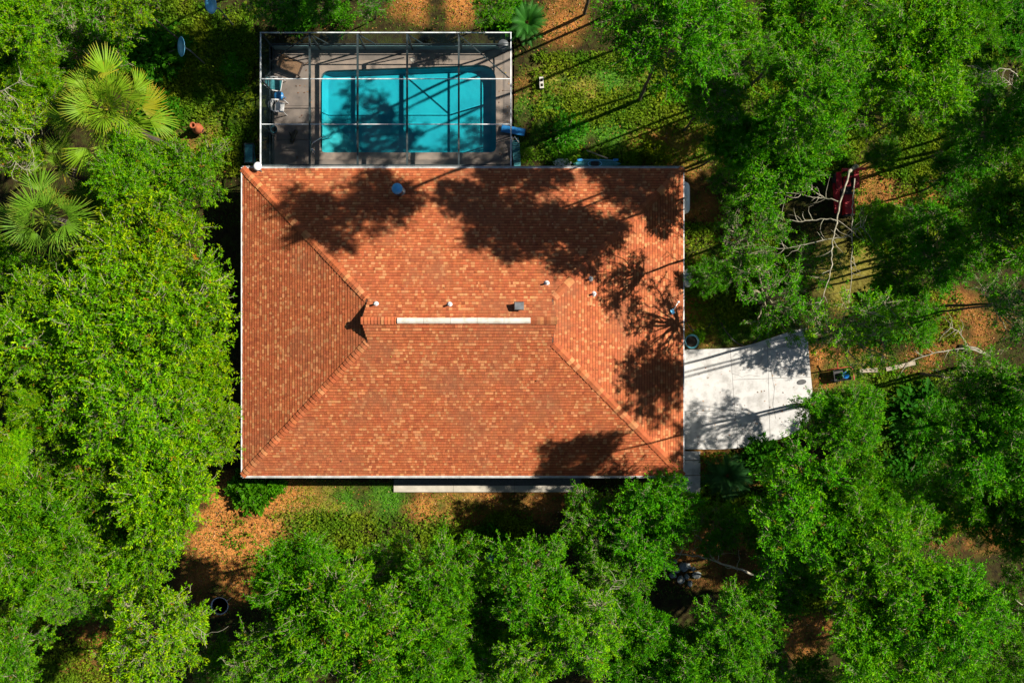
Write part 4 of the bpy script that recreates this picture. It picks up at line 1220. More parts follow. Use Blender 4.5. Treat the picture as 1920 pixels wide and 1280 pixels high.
TREES = [
 # west mass
 (335, 345, 82, 8.0, 'o', 0, (1.2, 1.15, .9), 'rounded oak beside the north-west roof corner, nearest the chiminea'),
 (265, 465, 110, 9.0, 'o', 1, YG, 'wide yellow-green oak west of the house, right of the lower palm'),
 (330, 590, 115, 9.0, 'o', 2, (1.62, 1.35, .8), 'yellowest oak crown, level with the roof gable on the west'),
 (200, 620, 120, 9.5, 'o', 3, YG, 'oak behind the yellowest western crown, farther from the house'),
 (352, 700, 92, 8.0, 'f', 0, YG, 'oak whose branch tips reach the west eave at mid height'),
 (60, 625, 95, 9.0, 'o', 1, (1.2, 1.15, .9), 'oak at the left photo edge just below the lower palm'),
 (245, 760, 110, 9.0, 'o', 2, (1.35, 1.28, .9), 'oak in the middle of the western tree mass'),
 (374, 805, 74, 7.5, 'o', 3, (1.38, 1.3, .9), 'oak with a sprig hanging over the lower west eave'),
 (110, 750, 90, 8.0, 'f', 0, (1.35, 1.2, .9), 'fine-leaved tree between the bright pine and the western oaks'),
 (310, 900, 105, 8.5, 'o', 1, (1.35, 1.3, .9), 'oak at the south-west, bordering the orange clearing from above'),
 (170, 890, 100, 7.0, 'o', 0, (.95, 1.05, 1), 'darker oak south of the bright pine'),
 (265, 1010, 90, 6.0, 'o', 3, (1.1, 1.15, .9), 'low oak directly west of the orange clearing'),
 (55, 1010, 110, 9.0, 'f', 2, (1.1, 1.15, .9), 'lit oak at the lower left photo edge'),
 (105, 1110, 60, 7.0, 's', 0, (1.1, 1.15, .9), 'small loose tree right below the lower-left lit oak'),
 (15, 1220, 75, 9.0, 'o', 0, MG, 'oak in the bottom left photo corner'),
 (15, 850, 62, 9.5, 'p', 0, BG, 'bright soft lime-green pine at the left photo edge'),
 (55, 765, 38, 9.0, 'p', 0, (1.7, 1.7, 1), 'small lime-green pine just above the bright pine'),
 (35, 260, 85, 8.0, 's', 1, (1.5, 1.35, 1.2), 'grey-twigged mossy tree left of the upper palm'),
 (50, 150, 70, 7.5, 'f', 0, YG, 'fine-leaved tree above the mossy tree at the left edge'),
 (25, 35, 72, 10.0, 'o', 1, YG, 'lit oak in the top left photo corner'),
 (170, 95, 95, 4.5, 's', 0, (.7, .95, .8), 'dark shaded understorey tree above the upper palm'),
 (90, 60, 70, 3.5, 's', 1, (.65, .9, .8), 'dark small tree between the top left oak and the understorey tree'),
 (255, 5, 55, 9.0, 's', 1, YG, 'light tree cut by the top edge left of the dishes'),
 (25, 500, 60, 6.0, 'o', 3, MG, 'oak behind the lower palm at the left photo edge'),
 # south row
 (290, 1195, 100, 8.5, 's', 0, (1.5, 1.4, .9), 'light twiggy tree left of the metal tub'),
 (560, 1080, 82, 8.0, 'f', 1, (1.0, 1.1, .9), 'oak south of the house at the edge of the orange clearing'),
 (650, 1160, 120, 8.5, 'o', 0, (1.1, 1.12, .9), 'largest oak of the southern row, right of the clearing'),
 (520, 1230, 85, 8.0, 's', 1, (1.2, 1.2, .9), 'twiggy tree at the bottom edge right of the metal tub'),
 (835, 1070, 75, 7.5, 'o', 2, (1.05, 1.12, .9), 'bushy oak left of the garden jar'),
 (790, 1200, 100, 7.5, 'f', 3, (.95, 1.08, .9), 'oak at the bottom edge below the bushy oak'),
 (1000, 1085, 85, 8.0, 'o', 0, (1.15, 1.15, .9), 'oak right of the garden jar, south of the porch'),
 (1010, 1215, 75, 8.0, 's', 0, (1.5, 1.4, .9), 'yellowish thin tree at bottom centre'),
 (1090, 1180, 85, 8.5, 's', 1, (1.55, 1.45, .9), 'second thin yellowish tree, right of the one at bottom centre'),
 (1222, 968, 86, 6.0, 'o', 1, (.85, 1.05, .9), 'oak overlapping the south-east part of the eave'),
 (1115, 985, 72, 5.0, 's', 0, (.85, 1.05, .9), 'thin low tree in front of the porch end'),
 (1345, 985, 50, 5.0, 's', 1, (.85, 1.05, .9), 'thin tree above the stone pile'),
 (1145, 1085, 58, 6.0, 's', 0, (1.1, 1.15, .9), 'thin tree left of the stone pile'),
 (1375, 1165, 78, 7.5, 'o', 2, (1.1, 1.15, .9), 'oak directly below the stone pile'),
 (1270, 1240, 90, 7.0, 'o', 3, (.85, 1.05, .9), 'darker oak at the bottom edge below the stone pile'),
 (1410, 1255, 70, 7.0, 's', 1, (.95, 1.08, .9), 'loose tree at the bottom edge left of the brown gap'),
 # south-east
 (1500, 950, 105, 8.5, 'o', 0, (1.05, 1.12, .9), 'lit oak south of the driveway'),
 (1572, 785, 72, 12.2, 'o', 3, (1.2, 1.2, .9), 'oak overhanging the driveway east corner'),
 (1600, 920, 85, 9.0, 'f', 1, (1.15, 1.18, .9), 'oak between the driveway corner oak and the south-east row'),
 (1465, 1075, 70, 5.0, 's', 0, (.8, 1.0, .9), 'shaded loose tree above the brown gap'),
 (1640, 1060, 105, 9.0, 'o', 2, (1.0, 1.1, .9), 'big oak in the lower right, above the brown gap'),
 (1750, 1130, 105, 9.5, 'o', 0, (1.05, 1.12, .9), 'big oak right of centre in the lower right corner'),
 (1640, 1215, 95, 9.0, 'o', 1, (1.2, 1.2, .9), 'bright oak at the bottom edge right of the brown gap'),
 (1770, 1250, 75, 8.0, 'o', 3, (1.1, 1.15, .9), 'oak at the bottom edge in the lower right'),
 (1870, 940, 85, 8.0, 'f', 1, (.85, 1.02, .9), 'oak at the right edge above the lower right corner'),
 (1890, 1160, 85, 7.0, 's', 1, (.95, 1.05, .9), 'loose tree with pale limbs at the lower right edge'),
 (1895, 1265, 50, 8.0, 'o', 2, (1.0, 1.1, .9), 'small oak in the bottom right photo corner'),
 # east
 (1845, 810, 105, 10.5, 'o', 3, (1.0, 1.1, .9), 'large oak at the right edge, east of the driveway'),
 (1835, 715, 78, 8.5, 'l', 1, (1.1, 1.12, .9), 'loose oak at the right edge above the large eastern oak'),
 (1880, 420, 95, 9.5, 'o', 0, (.85, 1.03, .9), 'dark oak at the right edge level with the tractor'),
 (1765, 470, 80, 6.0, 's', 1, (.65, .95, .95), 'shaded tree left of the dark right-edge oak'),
 (1890, 570, 72, 13.5, 'l', 0, (.95, 1.08, .9), 'oak at the right edge, midway down'),
 (1595, 620, 88, 10.3, 'l', 0, (1.15, 1.2, .9), 'loose tree at the north-east driveway corner'),
 (1450, 560, 85, 7.5, 'l', 1, (1.0, 1.12, .9), 'thin tree between the house and the tractor, nearest the driveway'),
 (1400, 450, 75, 8.5, 'l', 0, (.95, 1.1, .9), 'thin tree east of the roof, left of the bare branches'),
 (1640, 410, 40, 5.0, 's', 1, (1.3, 1.3, .9), 'small sapling right of the tractor'),
 # north-east
 (1455, 295, 96, 11.0, 'o', 1, (.95, 1.1, .9), 'dense oak left of the tractor'),
 (1375, 265, 60, 11.5, 'f', 0, (.9, 1.08, .9), 'smaller oak on the house side of the dense oak'),
 (1250, 72, 112, 17.0, 'o', 2, (.95, 1.1, .9), 'tall oak at the top, right of the pool cage'),
 (1340, 40, 75, 16.0, 'o', 3, (1.1, 1.15, .9), 'bright oak top touching the upper photo edge'),
 (1505, 60, 95, 13.0, 'o', 0, (.85, 1.05, .9), 'oak at the top edge, third crown right of the cage'),
 (1510, 185, 92, 14.5, 'o', 2, (.95, 1.08, .9), 'oak above the dense oak near the tractor'),
 (1715, 105, 105, 12.0, 'o', 1, (1.15, 1.15, .9), 'lit oak in the upper right with brown patches around it'),
 (1800, 40, 70, 12.0, 'f', 3, (1.15, 1.18, .9), 'bright oak touching the top edge in the upper right'),
 (1635, 205, 62, 8.0, 's', 1, (1.2, 1.15, .9), 'loose yellowish tree above the tractor'),
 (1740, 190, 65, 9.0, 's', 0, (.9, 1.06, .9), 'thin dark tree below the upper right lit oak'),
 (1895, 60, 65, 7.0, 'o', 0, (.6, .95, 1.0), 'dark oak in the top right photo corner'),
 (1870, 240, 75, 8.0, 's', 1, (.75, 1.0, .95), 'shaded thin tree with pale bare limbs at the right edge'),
 (1335, 175, 62, 12.5, 's', 0, (.8, 1.04, .95), 'shaded thin tree under the tall oak'),
 (238, 318, 62, 9.8, 'o', 1, (1.2, 1.2, .9), 'oak covering the lower half of the large palm'),
 # fillers of the southern and western mass
 (715, 1250, 75, 7.0, 'o', 1, (1.0, 1.1, .9), 'oak cut by the bottom edge below the largest southern oak'),
 (920, 1250, 70, 6.5, 's', 0, (.95, 1.1, .9), 'thin tree cut by the bottom edge left of bottom centre'),
 (930, 1090, 50, 5.0, 's', 0, (.9, 1.1, .9), 'thin small tree directly below the garden jar'),
 (1180, 1190, 80, 6.5, 'f', 0, (.95, 1.1, .9), 'oak right of the two thin yellowish trees'),
 (1510, 1270, 50, 6.5, 'o', 2, (1.0, 1.1, .9), 'oak cut by the bottom edge below the brown gap'),
 (1560, 1010, 75, 7.0, 'o', 3, (.95, 1.1, .9), 'oak linking the lit southern oak and the lower right row'),
 (1690, 950, 70, 7.0, 's', 1, (.9, 1.05, .9), 'thin tree on the right flank of the south-east row'),
 (60, 920, 70, 7.5, 'o', 3, (1.1, 1.1, .9), 'oak directly below the bright pine'),
 (150, 540, 70, 7.5, 'o', 0, (1.35, 1.2, .9), 'oak just below right of the lower palm'),
 (205, 375, 60, 5.5, 'o', 2, (1.15, 1.15, .9), 'oak right of the lower palm, below the large palm'),
 (150, 1030, 65, 6.5, 's', 0, (1.1, 1.1, .9), 'thin tree between the lower left oak and the clearing'),
 # understorey
 (520, 12, 48, 3.0, 's', 0, (.7, .95, .9), 'low dark tree at the top edge above the cage left corner'),
 (610, -5, 45, 3.5, 's', 1, (.75, 1.0, .9), 'low tree at the top edge behind the bright bush'),
 (700, 8, 38, 3.0, 'l', 0, (.8, 1.0, .9), 'thin low tree at the top edge above the middle of the pool'),
 (925, 15, 40, 3.0, 's', 0, (.8, 1.05, .9), 'low tree at the top edge left of the sago palm'),
 (1680, 500, 62, 4.0, 's', 0, (.8, 1.0, .9), 'low thin tree below the small sapling near the tractor'),
 (1700, 590, 60, 4.5, 's', 1, (.75, 1.0, .9), 'low shaded tree between the drive and the right edge'),
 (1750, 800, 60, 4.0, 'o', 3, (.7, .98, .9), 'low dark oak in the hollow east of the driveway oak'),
 (1770, 930, 70, 5.0, 's', 0, (.8, 1.0, .9), 'thin shaded tree above the big lower right oaks'),
 (1425, 985, 50, 4.0, 's', 1, (.8, 1.0, .9), 'low thin tree between the stone pile and the lit southern oak'),
 (900, 1150, 70, 5.0, 's', 1, (.75, 1.0, .9), 'shaded low tree south of the garden jar'),
 (730, 1060, 60, 5.5, 's', 0, (.95, 1.1, .9), 'thin tree poking out of the southern row towards the grass'),
 (420, 1240, 50, 4.0, 's', 1, (.7, 1.0, .9), 'dark low tree just below the metal tub'),
 (200, 1110, 60, 4.5, 's', 1, (.8, 1.05, .9), 'low dark tree left of the metal tub clearing'),
 (1655, 290, 34, 4.0, 's', 0, (1.1, 1.15, .9), 'thin yellowish sapling just above the tractor'),
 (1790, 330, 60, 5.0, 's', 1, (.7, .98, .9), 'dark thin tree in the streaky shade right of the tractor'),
 (1330, 520, 40, 3.0, 's', 0, (.75, 1.0, .9), 'small low tree near the white utility tub'),
 (1610, 130, 60, 7.0, 's', 0, (.8, 1.02, .9), 'thin shaded tree between the two upper right oak columns'),
 (1640, 40, 50, 6.0, 's', 1, (.85, 1.02, .9), 'low thin tree at the top edge left of the lit upper right oak'),
 (1400, 110, 60, 14.2, 's', 1, (.9, 1.05, .9), 'shaded thin tree in the gap right of the tall oak'),
 (1825, 150, 50, 6.0, 's', 0, (.75, 1.0, .9), 'low shaded tree left of the pale forked dead limbs'),
 (1800, 265, 50, 4.5, 's', 1, (.75, 1.0, .9), 'low thin tree below the pale forked dead limbs'),
 (1700, 420, 45, 4.0, 's', 0, (.95, 1.05, .9), 'weedy low tree right of the small sapling'),
 (1520, 500, 60, 5.0, 'l', 0, (.85, 1.05, .9), 'thin tree under the lower bare branches'),
 (1390, 350, 50, 6.0, 's', 1, (.75, 1.0, .9), 'shaded thin tree close to the propane tank'),
 # beyond the frame: they throw the shade that enters it
 (1130, -120, 110, 15.0, 's', 1, MG, 'oak just beyond the top photo edge, north of the cage'),
 (1400, -130, 110, 14.5, 'l', 0, MG, 'tall oak beyond the top edge, right of the cage'),
 (1640, -100, 110, 14.0, 'l', 1, MG, 'oak beyond the top edge in the upper right'),
 (1260, -135, 100, 13.0, 'l', 1, MG, 'thin tree beyond the top edge, nearest the cage corner'),
 (700, -130, 100, 9.0, 'o', 2, MG, 'oak beyond the top edge above the pool'),
 (470, -170, 90, 9.0, 'o', 0, MG, 'oak beyond the top edge above the dishes'),
 (2010, 330, 95, 12.0, 'o', 2, MG, 'oak beyond the right edge level with the tractor'),
 (2030, 700, 100, 13.8, 'l', 1, MG, 'oak beyond the right edge level with the driveway'),
 (2035, 560, 95, 16.0, 'l', 0, MG, 'tall thin oak beyond the right edge above the driveway level'),
 (2010, 1020, 95, 10.0, 'o', 0, MG, 'oak beyond the right edge in the lower right'),
 (2000, 150, 90, 11.0, 'o', 3, MG, 'oak beyond the right edge in the upper right'),
]
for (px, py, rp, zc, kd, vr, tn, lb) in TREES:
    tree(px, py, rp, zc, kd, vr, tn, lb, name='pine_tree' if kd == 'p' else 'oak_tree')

# bare pale limbs of leaning, half-dead trees
def smooth_line(ps, k=5):
    out = []
    for i in range(len(ps) - 1):
        a_, b_, c_, d_ = ps[max(i - 1, 0)], ps[i], ps[i + 1], ps[min(i + 2, len(ps) - 1)]
        for j in range(k):
            u = j / k
            out.append(.5 * ((2 * b_) + (c_ - a_) * u + (2 * a_ - 5 * b_ + 4 * c_ - d_) * u * u + (3 * b_ - a_ - 3 * c_ + d_) * u ** 3))
    out.append(ps[-1])
    return out
def bare(name, label, base, z0, limbs, seed, twigs=5):
    """base pixel; limbs: list of (polyline pixels with heights, r0, r1)"""
    g = random.Random(seed)
    b0 = P(*base, 0)
    t = empty(name, b0); tag(t, label, 'tree', 'bare-limbed trees')
    first = P(limbs[0][0][0][0], limbs[0][0][0][1], limbs[0][0][0][2])
    MB().tube([(0, 0, -.1), (first - b0) * .5 + Vector((.1, .1, 0)), first - b0], [limbs[0][1] * 2.0, limbs[0][1] * 1.4, limbs[0][1]], 8).build('trunk', M['pale_bark'], t, True)
    for (pl, r0, r1) in limbs:
        ps = [P(x, y, z) - b0 for x, y, z in pl]
        sl = smooth_line(ps)
        sl = [p_ + Vector((g.gauss(0, .02), g.gauss(0, .02), g.gauss(0, .02))) for p_ in sl]
        mb = MB(); nn = len(sl)
        r0, r1 = r0 * .62, r1 * .62
        mb.tube([tuple(p_) for p_ in sl], [r0 + (r1 - r0) * i / (nn - 1) for i in range(nn)], 6)
        for _ in range(twigs * 2):
            i = g.randrange(nn // 4, nn)
            d_ = (sl[min(i + 1, nn - 1)] - sl[max(i - 1, 0)]).normalized()
            sd = Vector((-d_.y, d_.x, g.uniform(-.3, .5))) * g.choice((-1, 1)) + d_ * g.uniform(.3, 1.0)
            L = g.uniform(.35, 1.1); p_ = sl[i].copy(); tp = [p_.copy()]
            for _k in range(4):
                p_ += sd.normalized() * L / 4; sd += Vector((g.gauss(0, .35), g.gauss(0, .35), g.gauss(0, .2))); tp.append(p_.copy())
            mb.tube([tuple(x) for x in tp], [r1 * 1.0 + .006, r1 * .8 + .005, r1 * .6 + .004, .008, .005], 4, cap=False)
        mb.build('limb', M['pale_bark'], t, True)
bare('bare_tree', 'pale bare-branched tree leaning over the red tractor', (1606, 312), 0, [
    ([(1592, 322, 7.5), (1578, 372, 7.7), (1570, 410, 7.8), (1564, 440, 7.9), (1560, 478, 8.0), (1556, 515, 8.1), (1545, 548, 8.2), (1535, 575, 8.2)], .07, .025),
    ([(1602, 335, 7.3), (1599, 380, 7.4), (1598, 420, 7.5), (1597, 470, 7.6), (1596, 520, 7.7), (1592, 570, 7.7)], .05, .018),
    ([(1568, 413, 7.8), (1545, 410, 7.6), (1510, 415, 7.4), (1478, 413, 7.2), (1444, 404, 7.0)], .055, .02),
    ([(1572, 378, 7.7), (1548, 372, 7.5), (1525, 370, 7.4), (1492, 362, 7.2), (1430, 362, 7.0)], .045, .015),
    ([(1598, 438, 7.5), (1580, 445, 7.4), (1550, 450, 7.4), (1510, 458, 7.2), (1470, 466, 7.0), (1428, 461, 6.9)], .05, .018),
    ([(1548, 372, 7.5), (1522, 355, 7.6), (1498, 336, 7.7)], .03, .012),
    ([(1598, 430, 7.5), (1608, 427, 7.5), (1622, 424, 7.6)], .04, .015)], 3, 4)
bare('fallen_limb_tree', 'mossy pale leaning trunk with forked limbs above the stone pile', (1440, 1085), 0, [
    ([(1425, 1082, 1.5), (1390, 1068, 2.4), (1345, 1052, 3.2), (1330, 1034, 3.6), (1316, 1012, 4.0), (1298, 996, 4.3)], .10, .03),
    ([(1345, 1052, 3.2), (1300, 1041, 3.6), (1262, 1038, 3.9), (1228, 1044, 4.2), (1190, 1058, 4.4)], .065, .02),
    ([(1275, 1040, 3.8), (1281, 1008, 4.1), (1255, 1004, 4.3), (1225, 1012, 4.4), (1205, 1024, 4.5), (1170, 1005, 4.6)], .05, .015),
    ([(1346, 1052, 3.2), (1350, 1030, 3.9), (1358, 998, 4.6)], .035, .012)], 4, 5)
bare('bare_tree', 'pale forked dead limbs at the upper right photo edge', (1930, 250), 0, [
    ([(1935, 185, 8.0), (1905, 140, 8.5), (1885, 130, 8.7), (1860, 133, 8.8), (1838, 140, 8.9)], .06, .015),
    ([(1925, 178, 8.0), (1905, 165, 8.2), (1888, 152, 8.4), (1872, 143, 8.5)], .045, .012),
    ([(1935, 185, 8.0), (1915, 190, 8.1), (1910, 205, 8.1)], .03, .012)], 6, 5)
bare('bare_tree', 'thin pale dead tree at the lower right photo edge', (1925, 1230), 0, [
    ([(1925, 1180, 6.5), (1900, 1150, 7.0), (1880, 1140, 7.2), (1860, 1128, 7.4)], .05, .012),
    ([(1925, 1140, 6.5), (1895, 1118, 7.0), (1870, 1102, 7.3), (1845, 1092, 7.5)], .045, .012)], 8, 5)
bare('bare_tree', 'grey bare limbs among the moss at the left photo edge', (-10, 220), 0, [
    ([(-15, 180, 9.0), (15, 165, 9.3), (40, 150, 9.5)], .05, .012),
    ([(-10, 205, 9.2), (10, 225, 9.6), (35, 245, 9.8), (60, 260, 9.9)], .05, .012),
    ([(20, 290, 9.5), (40, 315, 9.6), (60, 320, 9.6)], .03, .01)], 9, 6)
bare('bare_tree', 'pale bare twigs at the bottom edge right of the metal tub', (500, 1265), 0, [
    ([(550, 1265, 8.0), (575, 1250, 8.3), (610, 1242, 8.5), (660, 1243, 8.6)], .035, .01),
    ([(548, 1205, 8.2), (540, 1190, 8.5), (518, 1172, 8.7)], .03, .01),
    ([(548, 1205, 8.2), (535, 1225, 8.4), (505, 1240, 8.5), (485, 1236, 8.5)], .03, .01)], 10, 6)
bare('bare_tree', 'forked bare crown at bottom centre between thin yellowish trees', (1115, 1180), 0, [
    ([(1122, 1165, 6.8), (1128, 1142, 7.4), (1145, 1130, 7.7), (1165, 1130, 7.9)], .04, .01),
    ([(1128, 1142, 7.4), (1105, 1138, 7.6), (1085, 1132, 7.7)], .03, .01),
    ([(1128, 1142, 7.4), (1135, 1115, 7.7), (1155, 1088, 8.0)], .03, .01)], 11, 4)
bare('bare_tree', 'pale bare limb low in the light twiggy tree by the metal tub', (300, 1215), 0, [
    ([(300, 1230, 8.0), (305, 1190, 8.8), (330, 1178, 9.2), (360, 1172, 9.4), (385, 1190, 9.4)], .04, .012),
    ([(300, 1230, 8.0), (270, 1240, 8.6), (250, 1222, 9.0)], .035, .01)], 12, 5)
bare('bare_tree', 'thin white limb of the lit upper right oak', (1735, 80), 0, [
    ([(1725, 45, 12.5), (1718, 35, 12.9), (1715, 12, 13.1), (1716, -8, 13.2)], .04, .018),
    ([(1725, 45, 12.5), (1732, 60, 12.8), (1740, 66, 12.9)], .03, .01)], 13, 2)
bare('bare_tree', 'grey fallen branch on the ground east of the driveway', (1800, 650), 0, [
    ([(1850, 665, .5), (1820, 655, .35), (1790, 655, .25), (1740, 665, .2), (1705, 678, .15)], .07, .03),
    ([(1820, 655, .35), (1800, 625, .5), (1780, 612, .6)], .04, .02)], 14, 4)

# ------------------------------------------------------------------ palms
def fan_frond(seed, nleaf=30, fan=.95, pet=1.15, half=118, fuse=.45):
    g = np.random.default_rng(seed)
    V, F, C = [], [], []
    def add(vs, fs, c):
        b_ = len(V); V.extend(vs); F.extend([tuple(b_ + i for i in f) for f in fs]); C.extend([c] * len(vs))
    pts = [(pet * t, 0, .55 * t - .35 * t * t) for t in np.linspace(0, 1, 6)]
    for i in range(5):
        a, b_ = np.array(pts[i]), np.array(pts[i + 1]); w = .03 - .003 * i
        add([a + [0, w, 0], a - [0, w, 0], b_ - [0, w * .9, 0], b_ + [0, w * .9, 0], a + [0, 0, -.03], b_ + [0, 0, -.03]], [(0, 1, 2, 3), (1, 4, 5, 2), (4, 0, 3, 5)], (.16, .2, .03))
    hub = np.array(pts[-1])
    for i in range(nleaf):
        a = (i / (nleaf - 1) - .5) * 2 * R_(half) + g.normal() * .03
        L = fan * (1 - .25 * abs(a / R_(half)) ** 2) * g.uniform(.93, 1.05)
        d = np.array([math.cos(a), math.sin(a), 0]); s = np.array([-math.sin(a), math.cos(a), 0])
        lift = .55 * abs(math.sin(a)) - .06
        w1 = .040; da = 2 * R_(half) / (nleaf - 1) / 2
        p = []
        for (t, ww) in ((0.04, .006), (fuse, fuse * L * da * 1.0), (.75, .018), (1.0, .002)):
            c_ = hub + d * L * t + np.array([0, 0, lift * t - .55 * max(0, t - .35) ** 1.5 - .02 * (i % 2) * (t > .3)])
            p += [c_ + s * ww, c_ - s * ww]
        c0 = np.array([.105, .20, .018]) * g.uniform(.8, 1.25)
        add(p, [(0, 1, 3, 2), (2, 3, 5, 4), (4, 5, 7, 6)], tuple(c0))
        for k in range(2):
            C[-1 - k] = tuple(np.array([.26, .24, .06]))
    me = bpy.data.meshes.new('frond')
    me.from_pydata([tuple(v) for v in V], [], F)
    at = me.color_attributes.new('Col', 'FLOAT_COLOR', 'POINT')
    at.data.foreach_set('color', [x for c_ in C for x in (*c_, 1)])
    me.materials.append(M['palm']); me.update()
    return me
FRONDS = [fan_frond(1, 24, 1.1, 1.0, 70), fan_frond(2, 20, 1.0, 1.25, 58), fan_frond(3, 28, 1.15, .8, 85)]
SPIKY = [fan_frond(4, 17, 1.15, .9, 62, .2), fan_frond(5, 15, 1.05, 1.1, 48, .2), fan_frond(6, 20, 1.2, .7, 80, .25)]
def fan_palm(px, py, zc, label, n_=24, s=1.0, tint=(1, 1, 1), seed=1, lean=(0, 0), fr=None):
    c = P(px, py, zc); g = random.Random(seed)
    t = empty('fan_palm', (c.x, c.y, -.05)); tag(t, label, 'palm', 'fan palms')
    tb = MB(); tb.tube([(0, 0, 0), (.03, .02, zc * .4), (0, 0, zc * .8), (0, 0, zc)], [.2, .17, .18, .2], 10)
    tb.build('trunk', M['bark'], t, True)
    for i in range(n_):
        a = i * 2.39996 + g.uniform(-.2, .2)
        el = R_(86) - R_(112) * (i / n_) ** 1.15 + g.uniform(-.3, .3)
        o = link('frond', (fr or FRONDS)[i % 3], t, (.12 * math.cos(a) + lean[0] * (1 - i / n_), .12 * math.sin(a) + lean[1] * (1 - i / n_), zc + .1), (g.uniform(-.5, .5), -el + .3, a), (s * g.uniform(.65, 1.18) * (.8 + .2 * min(1, i / n_ * 1.8)),) * 3)
        o.rotation_euler = (Matrix.Rotation(a, 3, 'Z') @ Matrix.Rotation(-el + .25, 3, 'Y') @ Matrix.Rotation(g.uniform(-1.0, 1.0), 3, 'X')).to_euler()
        j = g.uniform(.8, 1.2); brown = i > n_ * .9
        o.color = (tint[0] * j * (1.6 if brown else 1), tint[1] * j * (.9 if brown else 1), tint[2] * j, 1)
fan_palm(203, 215, 9.5, 'large sunlit fan palm with yellow-green fronds at upper left', 44, 1.12, (1.45, 1.4, .5), 1, (.1, .3))
fan_palm(88, 410, 10.0, 'lower fan palm with narrow spiky fronds near the left edge', 34, 1.0, (1.0, 1.15, .6), 2, fr=SPIKY)
fan_palm(120, 318, 8.6, 'small fan palm squeezed between the two larger palms', 16, .8, (1.0, 1.0, .6), 3)

def feather(seed):
    V, F, C = [], [], []
    n_ = 26
    def arc(t): return np.array([1.0 * t, 0, .38 * t - .5 * t * t])
    for i in range(n_):
        t = .12 + .88 * i / n_
        L = .24 * math.sin(PI * min(1, .15 + .85 * t)) + .05
        for s in (-1, 1):
            b_ = len(V); p0 = arc(t); p1 = arc(min(1, t + .035))
            tip = arc(t) + np.array([.12, s * L, .05])
            V += [tuple(p0), tuple(p1), tuple(tip)]; F.append((b_, b_ + 1, b_ + 2)); C += [(.03, .105, .02)] * 3
    b_ = len(V)
    for t in np.linspace(0, 1, 5):
        p0 = arc(t); V += [tuple(p0 + [0, .012, .002]), tuple(p0 - [0, .012, -.002])]; C += [(.10, .12, .03)] * 2
    F += [(b_ + 2 * i, b_ + 2 * i + 1, b_ + 2 * i + 3, b_ + 2 * i + 2) for i in range(4)]
    me = bpy.data.meshes.new('frond'); me.from_pydata(V, [], F)
    at = me.color_attributes.new('Col', 'FLOAT_COLOR', 'POINT'); at.data.foreach_set('color', [x for c_ in C for x in (*c_, 1)])
    me.materials.append(M['palm']); me.update(); return me
FE = feather(1)
def sago(px, py, label, s, tint, n_=26, cone=True):
    c = P(px, py, .3); g = random.Random(int(px))
    t = empty('sago_palm', (c.x, c.y, -.05)); tag(t, label, 'palm', 'sago palms')
    MB().tube([(0, 0, 0), (0, 0, .4)], [.16, .14], 9).build('trunk', M['bark'], t)
    if cone: MB().lathe([(.15, .38), (.14, .5), (.08, .6), (0, .63)], 12).build('cone', M['terra'], t, True)
    for i in range(n_):
        a = i * 2.39996; el = R_(55) - R_(60) * i / n_
        o = link('frond', FE, t, (0, 0, .42), (0, 0, 0), (s * g.uniform(.85, 1.1),) * 3)
        o.rotation_euler = (Matrix.Rotation(a, 3, 'Z') @ Matrix.Rotation(-el, 3, 'Y') @ Matrix.Rotation(g.uniform(-.2, .2), 3, 'X')).to_euler()
        o.color = (*tint, 1)
sago(1362, 890, 'dark sago palm with red-brown centre south of the driveway', 1.25, (.8, .9, 1))
sago(988, 45, 'green sago palm beyond the cage north-east corner', 1.15, (1.1, 1.4, .8))

# ------------------------------------------------------------------ shrubs, grass, litter
def gen_shrub(seed, n_=260, R=.8, L0=.16, W0=.085, H=.9, colr=((.04, .14, .004), (.065, .18, .005))):
    g = np.random.default_rng(seed)
    d = norm(g.normal(size=(n_, 3)) + np.array([0, 0, .8])); d[:, 2] = np.abs(d[:, 2])
    rho = .35 + .65 * g.uniform(size=(n_, 1)) ** .6
    pos = d * rho * np.array([R, R, H]) * (1 + .25 * np.sin(d[:, :1] * 5 + seed) * np.cos(d[:, 1:2] * 6))
    B, D, C, LL = [], [], [], []
    for k in range(6):
        ld = norm(d + g.normal(size=(n_, 3)) * .8)
        B.append(pos + g.normal(size=(n_, 3)) * .05); D.append(ld)
        C.append(np.array(colr)[g.integers(0, len(colr), n_)] * g.uniform(.75, 1.3, (n_, 1))); LL.append(L0 * g.uniform(.6, 1.3, n_))
    B = np.concatenate(B); D = np.concatenate(D); C = np.concatenate(C); LL = np.concatenate(LL)
    me = leaves_mesh('foliage', B, D, LL, LL * W0 / L0, C, M['leaf'], seed)
    st = MB()
    for i in range(7):
        a = i * .9; st.tube([(0, 0, 0), (R * .25 * math.cos(a), R * .25 * math.sin(a), H * .4), (R * .6 * math.cos(a), R * .6 * math.sin(a), H * .75)], [.03, .02, .008], 5, cap=False)
    return me, st.mesh('stems', M['twig'])
SHR = [gen_shrub(1), gen_shrub(2, 300, .8, .20, .10), gen_shrub(3, 220, .8, .12, .05)]
def shrub(px, py, rpx, v, tint, label, z=0.0, name='shrub'):
    c = P(px, py, .3); s = rpx * CAM_H / FPX / .85
    t = empty(name, (c.x, c.y, -.08 + z)); tag(t, label, 'shrub', 'shrubs near the house')
    a = random.Random(int(px + py)).uniform(0, 6)
    o = link('foliage', SHR[v][0], t, (0, 0, 0), (0, 0, a), (s, s, min(s, 1.1))); o.color = (*tint, 1)
    link('stems', SHR[v][1], t, (0, 0, 0), (0, 0, a), (s, s, min(s, 1.1)))
